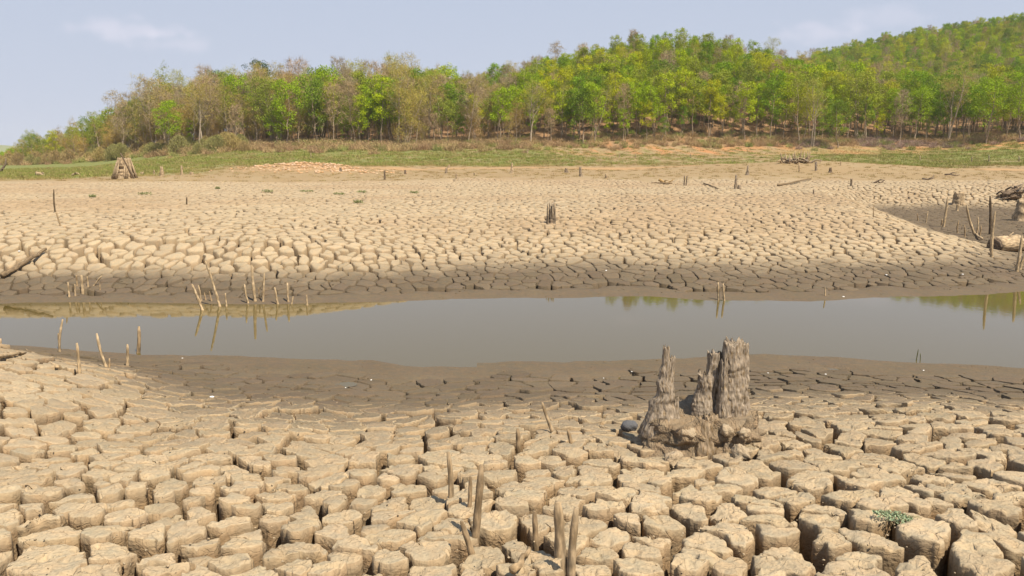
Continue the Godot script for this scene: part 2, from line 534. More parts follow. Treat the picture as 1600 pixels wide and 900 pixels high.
func make_materials() -> void:
	var size := 1024
	var fine := seamless(layer(FastNoiseLite.TYPE_SIMPLEX_SMOOTH, 0.03, 5, 3), size)
	var coarse := seamless(layer(FastNoiseLite.TYPE_SIMPLEX_SMOOTH, 0.006, 4, 4), size)
	var cell := layer(FastNoiseLite.TYPE_CELLULAR, 0.011, 1, 5)
	cell.cellular_return_type = FastNoiseLite.RETURN_DISTANCE2_SUB
	cell.domain_warp_enabled = true
	cell.domain_warp_amplitude = 22.0
	cell.domain_warp_frequency = 0.02
	var veins := seamless(cell, size)
	var relief := PackedByteArray()
	relief.resize(size * size)
	var tint := PackedByteArray()
	tint.resize(size * size * 3)
	for k in size * size:
		var f := fine[k] / 255.0
		var g := coarse[k] / 255.0
		var v := veins[k] / 255.0
		var crack := clampf(1.0 - v * 16.0, 0.0, 1.0) * clampf((g - 0.42) * 5.0, 0.0, 1.0)
		relief[k] = int(clampf(0.30 + 0.42 * f + 0.25 * g - 0.34 * crack, 0.0, 1.0) * 255.0)
		var val := 0.84 + 0.16 * f + 0.10 * (g - 0.5)
		var warm := (g - 0.5) * 0.07
		tint[k * 3] = int(clampf(val + warm, 0.0, 1.0) * 255.0)
		tint[k * 3 + 1] = int(clampf(val, 0.0, 1.0) * 255.0)
		tint[k * 3 + 2] = int(clampf(val - warm, 0.0, 1.0) * 255.0)
	mud_mat = StandardMaterial3D.new()
	mud_mat.resource_name = "mud"
	mud_mat.vertex_color_use_as_albedo = true
	mud_mat.albedo_texture = ImageTexture.create_from_image(Image.create_from_data(size, size, false, Image.FORMAT_RGB8, tint))
	mud_mat.heightmap_enabled = true
	mud_mat.heightmap_texture = grey(relief, size)
	mud_mat.heightmap_scale = 1.35
	mud_mat.uv1_triplanar = true
	mud_mat.uv1_world_triplanar = true
	mud_mat.uv1_scale = Vector3(1.3, 1.3, 1.3)
	mud_mat.roughness = 0.95
	mud_mat.metallic_specular = 0.25
	# water
	var wv := FastNoiseLite.new()
	wv.frequency = 0.02
	wv.fractal_octaves = 3
	var wt := NoiseTexture2D.new()
	wt.width = 512; wt.height = 512
	wt.seamless = true
	wt.as_normal_map = true
	wt.bump_strength = 1.2
	wt.noise = wv
	var w := StandardMaterial3D.new()
	w.resource_name = "turbid_water"
	w.albedo_color = Color(0.090, 0.068, 0.021).linear_to_srgb()
	w.roughness = 0.03
	w.metallic_specular = 0.38
	w.normal_enabled = true
	w.normal_texture = wt
	w.normal_scale = 0.05
	w.uv1_triplanar = true
	w.uv1_world_triplanar = true
	w.uv1_scale = Vector3(0.5, 0.5, 0.9)
	M.water = w

func ground_sheet() -> void:
	var xs := PackedFloat32Array()
	var x := 0.0
	var step := 0.22
	while x < 1500.0:
		xs.append(x)
		if x > 9.0: step *= 1.05
		x += step
	var all_x := PackedFloat32Array()
	for k in range(xs.size() - 1, 0, -1): all_x.append(-xs[k])
	all_x.append_array(xs)
	var zs := PackedFloat32Array([60.0, 30.0, 15.0, 8.0, 5.0, 3.0, 2.0])
	var z := 1.0
	step = 0.2
	while z > -1500.0:
		zs.append(z)
		if z < -24.0: step *= 1.035
		z -= step
	var mb := MB.new()
	var nx := all_x.size()
	for a in zs:
		for b in all_x:
			var h := height(b, a)
			mb.v.append(Vector3(b, h - depth(b, a, h), a))
			mb.c.append(soil(b, a, h))
	for r in zs.size() - 1:
		for q in nx - 1:
			var k := r * nx + q
			mb.tri(k, k + nx, k + 1)
			mb.tri(k + 1, k + nx, k + nx + 1)
	ground = part("ground", mb.mesh(true), mud_mat)
	kind(ground, "structure")
	print("ground ", mb.v.size())

# ------------------------------------------------------------------ general shapes
func tube(mb: MB, pts: PackedVector3Array, radii: PackedFloat32Array, sides: int, col: Color, rag := 0.0) -> void:
	var prev := -1
	var n := pts.size()
	var x := Vector3.RIGHT
	for k in n:
		var dir := (pts[mini(k + 1, n - 1)] - pts[maxi(k - 1, 0)]).normalized()
		x = (x - dir * x.dot(dir))
		if x.length() < 0.1: x = dir.cross(Vector3(0.3, 0.2, 0.9))
		x = x.normalized()
		var y := dir.cross(x)
		var base := mb.v.size()
		for a in sides:
			var t := TAU * a / sides
			var r := radii[k] * (1.0 + rag * noise.get_noise_3d(cos(t) * 1.7 + pts[k].x * 5.0, pts[k].y * 4.0, sin(t) * 1.7 + pts[k].z * 5.0))
			var p := pts[k] + (x * cos(t) + y * sin(t)) * r
			if rag > 0.0 and k == n - 1: p += dir * radii[k] * 1.2 * noise.get_noise_2d(a * 0.9, pts[k].x * 7.0)
			mb.vert(p, col)
		if prev >= 0: mb.ring_join(base, prev, sides)
		prev = base
	if sides > 3:
		var low := mb.vert(pts[0], col)
		var first := prev - sides * (n - 1)
		for a in sides: mb.tri(low, first + (a + 1) % sides, first + a)
		var top := mb.vert(pts[n - 1], col)
		for a in sides: mb.tri(prev + a, prev + (a + 1) % sides, top)

func shard(mb: MB, b: Vector3, t: Vector3, wb: float, db: float, wt: float, dt: float, jag: float, col: Color, seed_: float, sides := 34, rings := 30, ridge := 0.20) -> void:
	# a splintered upright piece of wood: ridged along the grain, its top torn
	var prev := -1
	var h := t.y - b.y
	for k in rings + 1:
		var f := float(k) / rings
		var base := mb.v.size()
		var w := lerpf(wb, wt, 1.0 - pow(1.0 - f, 1.7))
		var d := lerpf(db, dt, 1.0 - pow(1.0 - f, 1.7))
		var c := b.lerp(t, f) + Vector3(noise.get_noise_2d(seed_ * 7.0, f * h * 5.0), 0, noise.get_noise_2d(seed_ * 7.0 + 40.0, f * h * 5.0)) * wb * 0.22 * sin(f * PI)
		w *= 1.0 + 0.16 * noise.get_noise_2d(seed_ * 5.0 + 9.0, f * h * 7.0)
		for a in sides:
			var an := TAU * a / sides
			var ca := cos(an)
			var sa := sin(an)
			var g := noise.get_noise_3d(ca * 2.2 + seed_, sa * 2.2, f * h * 1.6)
			var g2 := noise.get_noise_3d(ca * 6.5 + seed_, sa * 6.5, f * h * 4.0)
			var g3 := noise.get_noise_3d(ca * 9.0, sa * 9.0 + seed_, f * h * 14.0)
			var r := 1.0 + ridge * g - ridge * 0.9 * maxf(0.0, 0.25 - absf(g2)) * 2.2 + 0.035 * g3
			var lift := 0.0
			if f > 0.55: lift = jag * (noise.get_noise_2d(ca * 1.6 + seed_ * 3.0, sa * 1.6) + 0.18 * noise.get_noise_2d(ca * 3.5, sa * 3.5 + seed_)) * (f - 0.55) / 0.45
			var tone := 1.0 + 0.30 * noise.get_noise_3d(ca * 3.0 + seed_, sa * 3.0, f * h * 7.0) + 0.38 * noise.get_noise_3d(ca * 11.0, sa * 11.0 + seed_, f * h * 34.0)
			if absf(g2) < 0.07: tone *= 0.7
			mb.vert(c + Vector3(ca * w * r, lift, sa * d * r), col * tone)
		if prev >= 0: mb.ring_join(base, prev, sides)
		prev = base
	var mid := t - Vector3(0, jag * 0.2 + 0.005, 0)
	var inner := mb.v.size()
	for a in sides: mb.vert(mb.v[prev + a].lerp(mid, 0.45) - Vector3(0, 0.01, 0), col)
	mb.ring_join(inner, prev, sides)
	var top := mb.vert(mid, col)
	for a in sides: mb.tri(inner + a, inner + (a + 1) % sides, top)

func lump(mb: MB, c: Vector3, r: Vector3, col: Color, seed_: float, sides := 10, rings := 7, rag := 0.35) -> void:
	var prev := -1
	var low := mb.vert(c - Vector3(0, r.y, 0), col)
	for k in range(1, rings):
		var f := PI * k / rings
		var base := mb.v.size()
		for a in sides:
			var an := TAU * a / sides
			var q := Vector3(sin(f) * cos(an), -cos(f), sin(f) * sin(an))
			var n := 1.0 + rag * noise.get_noise_3d(q.x * 1.1 + seed_, q.y * 1.1, q.z * 1.1) + rag * 0.5 * noise.get_noise_3d(q.x * 3.0, q.y * 3.0 + seed_, q.z * 3.0)
			mb.vert(c + q * r * n, col)
		if prev < 0:
			for a in sides: mb.tri(low, base + (a + 1) % sides, base + a)
		else: mb.ring_join(base, prev, sides)
		prev = base
	var top := mb.vert(c + Vector3(0, r.y * (1.0 + rag * noise.get_noise_2d(seed_, 1.0)), 0), col)
	for a in sides: mb.tri(prev + a, prev + (a + 1) % sides, top)

func leaf(mb: MB, p: Vector3, dir: Vector3, side: Vector3, l: float, w: float, col: Color) -> void:   # a bent diamond
	var b := mb.vert(p, col)
	var n := dir.cross(side) * (0.18 * l)
	mb.vert(p + dir * l * 0.5 + side * w * 0.5 + n, col)
	mb.vert(p + dir * l, col)
	mb.vert(p + dir * l * 0.5 - side * w * 0.5 + n, col)
	mb.tri(b, b + 1, b + 2)
	mb.tri(b, b + 2, b + 3)

func sliver(mb: MB, p: Vector3, dir: Vector3, l: float, w: float, col: Color) -> void:
	var s := dir.cross(Vector3(rng.randfn(), rng.randfn(), rng.randfn())).normalized() * w * 0.5
	var b := mb.vert(p - s, col)
	mb.vert(p + s, col)
	mb.vert(p + dir * l, col)
	mb.tri(b, b + 1, b + 2)

func any_dir(up := 0.0) -> Vector3:
	return (Vector3(rng.randfn(), rng.randfn() + up, rng.randfn())).normalized()

# ------------------------------------------------------------------ wood, leaves
func make_wood() -> void:
	var size := 512
	var fine := seamless(layer(FastNoiseLite.TYPE_SIMPLEX_SMOOTH, 0.035, 4, 11), size)
	var spots := seamless(layer(FastNoiseLite.TYPE_SIMPLEX_SMOOTH, 0.03, 5, 12), size)
	var tint := PackedByteArray()
	tint.resize(size * size * 3)
	var blot := PackedByteArray()
	blot.resize(size * size * 3)
	for k in size * size:
		var f := fine[k] / 255.0
		var g := spots[k] / 255.0
		var val := clampf(0.48 + 0.60 * f, 0.0, 1.0)
		tint[k * 3] = int(val * 255.0)
		tint[k * 3 + 1] = int(val * lerpf(0.95, 1.0, g) * 255.0)
		tint[k * 3 + 2] = int(val * lerpf(0.88, 1.0, g) * 255.0)
		# lichen: pale crust and dark rot in small blotches
		var w := clampf(0.84 + (f - 0.5) * 0.4 + (g - 0.5) * 0.5, 0.4, 1.0)
		var br := clampf((0.42 - f) * 3.0, 0.0, 0.5)
		blot[k * 3] = int(w * 255.0)
		blot[k * 3 + 1] = int(w * (1.0 - 0.12 * br) * 255.0)
		blot[k * 3 + 2] = int(w * (1.0 - 0.35 * br) * 255.0)
	var im := ImageTexture.create_from_image(Image.create_from_data(size, size, false, Image.FORMAT_RGB8, tint))
	var bl := ImageTexture.create_from_image(Image.create_from_data(size, size, false, Image.FORMAT_RGB8, blot))
	var hm := grey(fine, size)
	var hb := grey(spots, size)
	for e in [["wood", Vector3(2.6, 0.8, 2.6), 0.9, bl, hb], ["bark", Vector3(1.0, 0.3, 1.0), 0.8, im, hm], ["cane", Vector3(1.6, 0.5, 1.6), 0.4, im, hm]]:
		var m := StandardMaterial3D.new()
		m.resource_name = e[0]
		m.vertex_color_use_as_albedo = true
		m.albedo_texture = e[3]
		m.heightmap_enabled = true
		m.heightmap_texture = e[4]
		m.heightmap_scale = e[2]
		m.uv1_triplanar = true
		m.uv1_scale = e[1]
		m.roughness = 0.9
		m.metallic_specular = 0.2
		M[e[0]] = m
	var cl := StandardMaterial3D.new()
	cl.resource_name = "clod"
	cl.albedo_color = Color(0.40, 0.305, 0.195).linear_to_srgb()
	cl.albedo_texture = mud_mat.albedo_texture
	cl.heightmap_enabled = true
	cl.heightmap_texture = mud_mat.heightmap_texture
	cl.heightmap_scale = 1.5
	cl.uv1_triplanar = true
	cl.uv1_scale = Vector3(2, 2, 2)
	cl.roughness = 0.95
	M.clod = cl
	var rm := cl.duplicate()
	rm.vertex_color_use_as_albedo = true
	rm.albedo_color = Color(0.95, 0.95, 0.95)
	rm.heightmap_scale = 2.6
	rm.uv1_scale = Vector3(2.4, 1.6, 2.4)
	M.root_mud = rm
	var gs := cl.duplicate()
	gs.albedo_color = Color(0.11, 0.11, 0.115).linear_to_srgb()
	M.grey_stone = gs
	var shell := StandardMaterial3D.new()
	shell.albedo_color = Color(0.78, 0.76, 0.72).linear_to_srgb()
	shell.roughness = 0.5
	M.shell = shell

func leaf_mat(c: Color, backlit := 0.5) -> StandardMaterial3D:
	var m := StandardMaterial3D.new()
	m.resource_name = "leaves"
	m.albedo_color = c.linear_to_srgb()
	m.vertex_color_use_as_albedo = true
	m.roughness = 0.6
	m.metallic_specular = 0.25
	m.cull_mode = BaseMaterial3D.CULL_DISABLED
	if backlit > 0.0:
		m.backlight_enabled = true
		m.backlight = Color(backlit, backlit, backlit * 0.6)
	return m

# ------------------------------------------------------------------ the rotten stump
func stump() -> void:
	var at := spot(1092, 690)
	var k := -at.z / FOCAL    # metres per unit of the photograph there
	var o := thing("tree_stump", "splintered grey tree stump with three torn upright shards above the cracked mud", "stump", at)
	var grey_c := Color(0.36, 0.295, 0.225)
	var brown := Color(0.30, 0.220, 0.135)
	var mb := MB.new()
	shard(mb, Vector3(-0.02, -0.2, 0.06), Vector3(0.01, 0.20, 0.0), 0.52, 0.42, 0.36, 0.25, 0.10, brown, 1.3, 72, 30, 0.20)
	part("root_crown", mb.mesh(true), M.root_mud, o)
	# front buttress
	for e in [[-0.05, 0.27, 0.0, 0.17, 0.15, 0.10, 0.065, 0.22, 4.0], [0.05, 0.25, 0.03, 0.15, 0.10, 0.10, 0.045, 0.235, 5.5], [0.30, 0.2, 0.22, 0.1, 0.14, 0.11, 0.05, 0.15, 7.0], [-0.33, 0.12, -0.24, 0.06, 0.12, 0.13, 0.06, 0.17, 8.1], [0.16, 0.27, 0.13, 0.18, 0.08, 0.08, 0.05, 0.12, 9.4]]:
		mb = MB.new()
		shard(mb, Vector3(e[0], -0.25, e[1]), Vector3(e[2], e[7], e[3]), e[4], e[5], e[6], e[6], 0.03, brown.lerp(grey_c, 0.3), e[8], 26, 18, 0.24)
		part("buttress_root", mb.mesh(true), M.wood if e[8] == 4.0 or e[8] == 5.5 else M.root_mud, o)
	var shards := [
		# base x, y, z, top x, y, z, half widths and depths, jag, seed
		[-0.265, 0.06, 0.03, -0.235, 0.645, -0.02, 0.135, 0.12, 0.022, 0.03, 0.03, 2.0],
		[-0.235, 0.06, 0.0, -0.190, 0.575, -0.03, 0.085, 0.09, 0.022, 0.028, 0.02, 21.0],
		[-0.175, 0.06, 0.05, -0.165, 0.30, 0.0, 0.07, 0.06, 0.02, 0.03, 0.04, 22.0],
		[0.050, 0.12, -0.03, 0.030, 0.455, -0.05, 0.12, 0.07, 0.045, 0.04, 0.05, 3.0],
		[0.095, 0.10, -0.06, 0.100, 0.595, -0.08, 0.08, 0.07, 0.045, 0.045, 0.035, 31.0],
		[0.150, 0.08, 0.04, 0.145, 0.56, 0.0, 0.065, 0.06, 0.024, 0.03, 0.06, 41.0],
		[0.215, 0.06, -0.02, 0.215, 0.675, -0.05, 0.15, 0.11, 0.064, 0.06, 0.05, 6.0],
		[0.275, 0.06, -0.05, 0.278, 0.66, -0.07, 0.085, 0.10, 0.05, 0.05, 0.03, 61.0],
	]
	for e in shards:
		mb = MB.new()
		e[10] *= 1.2
		shard(mb, Vector3(e[0], e[1], e[2]), Vector3(e[3], e[4], e[5]), e[6], e[7], e[8], e[9], e[10], grey_c, e[11], 48, 64, 0.20)
		part("splintered_shard", mb.mesh(true), M.wood, o)
	# crumbled mud heaped on and round it
	var n := 0
	for e in [[-0.12, 0.13, 0.22, 0.050, "resting between the left shard and the low shard"], [0.11, 0.12, 0.25, 0.045, "left one of two clods under the tall right shard"], [0.22, 0.10, 0.27, 0.040, "right one of two clods under the tall right shard"], [0.17, 0.0, 0.38, 0.060, "in front of the middle buttress"], [-0.24, -0.03, 0.36, 0.065, "before the left shard"]]:
		var r: float = e[3]
		mb = MB.new()
		lump(mb, Vector3.ZERO, Vector3(r * 1.1, r * 0.8, r * 0.9), Color.WHITE, 3.0 * n + 0.7, 20, 13, 0.5)
		var m := part("mud_clod", mb.mesh(true), M.clod)
		m.position = Vector3(at.x + e[0], 0, at.z + e[2])
		m.position.y = height(m.position.x, m.position.z) + e[1] + r * 0.1
		m.rotation = Vector3(n, n * 1.7, 0)
		tag(m, "crumbled tan mud clod " + e[4], "clod", "mud clods heaped round the stump")
		n += 1
	var st := spot(983, 672)
	mb = MB.new()
	lump(mb, Vector3.ZERO, Vector3(0.06, 0.042, 0.05), Color.WHITE, 12.0, 18, 12, 0.3)
	var sm := part("stone", mb.mesh(true), M.grey_stone)
	sm.position = st + Vector3(0, 0.03, 0)
	tag(sm, "dark grey stone lying left of the splintered stump", "stone")

# ------------------------------------------------------------------ stakes of bamboo and reed left in the mud
func stick(bx: float, by: float, tx: float, ty: float, w: float, col: Color, called: String, label: String, group: String, bury := 0.12, depth_lean := 0.0) -> void:
	var b := spot(bx, by)
	var t := beyond(tx, ty, -b.z + depth_lean)
	var l := b.distance_to(t)
	var r := w * 0.5 * (-b.z) / FOCAL
	var dir := (t - b) / l
	var mb := MB.new()
	var pts := PackedVector3Array()
	var radii := PackedFloat32Array()
	var bend := Vector3(rng.randfn(), 0, rng.randfn()) * l * 0.03
	var n := 9
	for k in n + 1:
		var f := float(k) / n
		pts.append(Vector3(0, -bury + (l + bury) * f, 0) + bend * sin(f * PI))
		radii.append(r * lerpf(1.12, 0.72, f) * (1.10 if k % 3 == 1 else 1.0))
	radii[n] *= 0.7
	tube(mb, pts, radii, 9, col, 0.22)
	var o := part(called, mb.mesh(true), M.cane)
	var x := dir.cross(Vector3(0, 0, 1)).normalized()
	if x.length() < 0.5: x = Vector3.RIGHT
	o.transform = Transform3D(Basis(x, dir, x.cross(dir).normalized()), b)
	tag(o, label, "stick", group)

func stakes() -> void:
	var pale := Color(0.60, 0.475, 0.31)
	var tan := Color(0.46, 0.35, 0.22)
	var dark := Color(0.17, 0.13, 0.09)
	var g1 := "sticks at the far waterline near the left end"
	var g2 := "cluster of sticks at the far waterline"
	var g3 := "stakes on the near shore at left"
	var g4 := "stakes standing among the near mud blocks"
	var g5 := "tall sticks beside the side inlet"
	var list := [
		[108, 464, 106, 441, 3.5, pale, "short pale stick standing furthest left on the far wet mud", g1],
		[118, 462, 117, 444, 3, pale, "short thin stick just right of the leftmost far stick", g1],
		[120, 448, 119, 430, 3, tan, "thin stick standing behind the pair of leftmost far sticks", g1],
		[129, 454, 127, 430, 5, pale, "thickest pale stick of the far left group", g1],
		[137, 449, 136, 432, 3, pale, "upright thin stick right of the thickest far left stick", g1],
		[147, 447, 159, 431, 3, pale, "stick leaning right in the far left group", g1],
		[156, 454, 156, 442, 2, tan, "very short twig right of the far left sticks", g1],
		[316, 485, 300, 444, 4.5, pale, "pale stick leaning left and standing in the water", g2],
		[314, 470, 310, 446, 3, pale, "thin stick behind the left leaning stick in the water", g2],
		[321, 469, 319, 457, 2.5, tan, "tiny twig right of the left leaning stick in the water", g2],
		[330, 470, 327, 455, 3, tan, "short twig left of the longest leaning stick", g2],
		[343, 479, 321, 408, 4, pale, "longest thin stick of the waterline, leaning far left", g2],
		[354, 479, 352, 458, 3, pale, "short upright stick right of the longest leaning stick", g2],
		[389, 474, 382, 444, 3.5, pale, "stick leaning slightly left of the tall tapering stick", g2],
		[399, 470, 393, 414, 5, pale, "tall tapering pale stick, thick at its foot", g2],
		[405, 466, 404, 450, 2.5, tan, "short twig between the two tall sticks", g2],
		[411, 471, 413, 427, 3.5, pale, "tall thin stick right of the tall tapering stick", g2],
		[434, 475, 429, 449, 4, pale, "short pale stick at the water right of the tall sticks", g2],
		[451, 471, 449, 442, 4, pale, "upright stick on the mud with a dark foot", g2],
		[456, 475, 458, 463, 3, pale, "stub right of the upright stick with a dark foot", g2],
		[480, 477, 479, 461, 3.5, pale, "lone short stick at the right end of the cluster", g2],
		[95, 549, 98, 499, 4, pale, "tall thin stake with a torn top beside the near water", g3],
		[93, 545, 91, 521, 3.5, tan, "short stake touching the tall thin stake by the near water", g3],
		[123, 581, 120, 536, 5.5, pale, "straight pale stake in the near blocks left of the leaning stake", g3],
		[167, 573, 151, 521, 5, pale, "pale stake leaning left on the near shore", g3],
		[171, 574, 171, 560, 4, tan, "stub at the foot of the leaning near stake", g3],
		[198, 572, 199, 538, 5, pale, "upright pale stake between the leaning stake and the water stake", g3],
		[215, 551, 217, 510, 6, tan, "thick stake with a dark wet foot at the near water", g3],
		[1, 541, 1, 529, 4, pale, "short stub at the near shore's left end", g3],
		[863, 672, 847, 629, 5, pale, "thin pale stick leaning left among cracked blocks before the wet mud", g4],
		[891, 692, 887, 671, 6, tan, "short tan stub between the thin leaning stick and the stump", g4],
		[810, 696, 809, 670, 7, tan, "broad low stub left of the thin leaning stick", g4],
		[701, 782, 700, 706, 8, pale, "wide pale stake with a pointed top, furthest left among the blocks", g4],
		[732, 792, 735, 745, 6.5, tan, "narrow stake left of the thick crooked stake", g4],
		[743, 838, 752, 727, 11, tan, "thick crooked tall stake among the near blocks", g4],
		[735, 864, 721, 815, 9.5, tan, "split stake leaning left at the foot of the thick crooked stake", g4],
		[836, 845, 835, 799, 9, tan, "grey square-cut stake beside the widest stake", g4],
		[872, 868, 871, 785, 16, pale, "widest flat stake with a rounded top", g4],
		[894, 900, 900, 795, 12, pale, "tapering stake with a pointed top right of the widest stake", g4],
		[1123, 469, 1122, 441, 3.5, pale, "left one of two pale sticks side by side at the far water", "pair of sticks at the far water"],
		[1132, 470, 1130, 443, 3.5, pale, "right one of two pale sticks side by side at the far water", "pair of sticks at the far water"],
		[1289, 462, 1289, 449, 2.5, pale, "tiny lone stick on the far wet mud", g5],
		[1474, 354, 1481, 308, 4, pale, "tall pale stick leaning right at the inlet's edge", g5],
		[1471, 352, 1472, 342, 3, tan, "stub at the foot of the tall stick leaning right", g5],
		[1434, 345, 1433, 333, 2, tan, "short thin twig furthest left along the inlet", g5],
		[1447, 348, 1450, 330, 2, pale, "slim twig left of the tall stick leaning right", g5],
		[1524, 367, 1510, 320, 4, pale, "tall stick leaning left at the inlet's edge", g5],
		[1525, 366, 1528, 339, 3, pale, "forked thin stick touching the tall stick leaning left", g5],
		[1530, 368, 1533, 353, 2.5, tan, "short twig right of the forked thin stick", g5],
		[1507, 370, 1507, 352, 2.5, tan, "short upright twig left of the tall stick leaning left", g5],
		[1497, 364, 1498, 344, 2.5, tan, "slim upright twig further left on the tongue's rim", g5],
		[1547, 366, 1547, 306, 4, dark, "tall dark pole behind the fallen log", g5],
		[1550, 402, 1555, 330, 4.5, pale, "tall pale pole in front of the fallen log", g5],
		[1588, 424, 1597, 368, 5, pale, "pole leaning right by the right water's edge", g5],
		[1594, 421, 1603, 392, 4.5, pale, "shorter pole beside the pole leaning right", g5],
		[1432, 563, 1435, 546, 1.6, Color(0.12, 0.13, 0.05), "thin dark reed in the near water", "reeds"],
		[1437, 563, 1438, 552, 1.4, Color(0.12, 0.13, 0.05), "shorter thin reed beside the dark reed in the near water", "reeds"],
		[87, 332, 84, 296, 2.5, dark, "thin dark upright twig on the far left cracked bank", "twigs on the far bank"],
		[95, 352, 88, 331, 2.5, tan, "leaning twig below the thin dark upright twig", "twigs on the far bank"],
		[292, 320, 292, 308, 2.5, dark, "short dark twig alone on the far cracked bank", "twigs on the far bank"],
		[1365, 340, 1365, 320, 1.5, tan, "hair-thin twig left of the inlet", "twigs on the far bank"],
	]
	for e in list:
		if e[7] == g4: e[5] = e[5] * Color(0.80, 0.80, 0.82)
		stick(e[0], e[1], e[2], e[3], e[4] * (1.25 if e[7] == g4 else 1.0), e[5], "stake", e[6], e[7])
	# lying ones: both ends on the ground
	for e in [[91, 577, 40, 549, 5, pale, "fallen pale stick lying across the near blocks at left"], [-14, 567, 38, 556, 9, pale, "thick fallen branch at the near bank's left end"], [802, 902, 826, 866, 13, tan, "fallen stake lying tilted across the nearest blocks"],
			[4, 436, 72, 394, 8, dark.lerp(tan, 0.4), "thick dark driftwood log on the far left bank"], [1534, 376, 1522, 366, 3.5, pale, "fallen stick at the foot of the tall stick leaning left"], [1216, 291, 1268, 281, 3.5, dark.lerp(tan, 0.5), "long dead branch lying before the root heap"],
			[1100, 288, 1122, 296, 2, dark.lerp(tan, 0.4), "thin dead branch on the flat mud right of the two dark posts"], [1050, 288, 1018, 287, 2.5, tan, "thin driftwood stick lying left of the orange driftwood"]]:
		lying(e[0], e[1], e[2], e[3], e[4], e[5], e[6])

func lying(ax: float, ay: float, bx: float, by: float, w: float, col: Color, label: String) -> void:
	var a := spot(ax, ay)
	var b := spot(bx, by)
	var r := w * 0.5 * (-a.z) / FOCAL
	var up := Vector3(0, r * 0.9 + 0.015, 0)
	a += up; b += up
	var l := a.distance_to(b)
	var dir := (b - a) / l
	var mb := MB.new()
	var pts := PackedVector3Array()
	var radii := PackedFloat32Array()
	for k in 11:
		var f := k / 10.0
		pts.append(Vector3(noise.get_noise_2d(f * 2.0, ax) * r * 1.2, l * f, noise.get_noise_2d(f * 2.0, ay) * r * 1.2))
		radii.append(r * lerpf(1.1, 0.6, f))
	tube(mb, pts, radii, 10, col, 0.25)
	var o := part("fallen_branch", mb.mesh(true), M.cane)
	var x := dir.cross(Vector3.UP).normalized()
	o.transform = Transform3D(Basis(x, dir, x.cross(dir).normalized()), a)
	tag(o, label, "branch", "fallen branches and sticks")

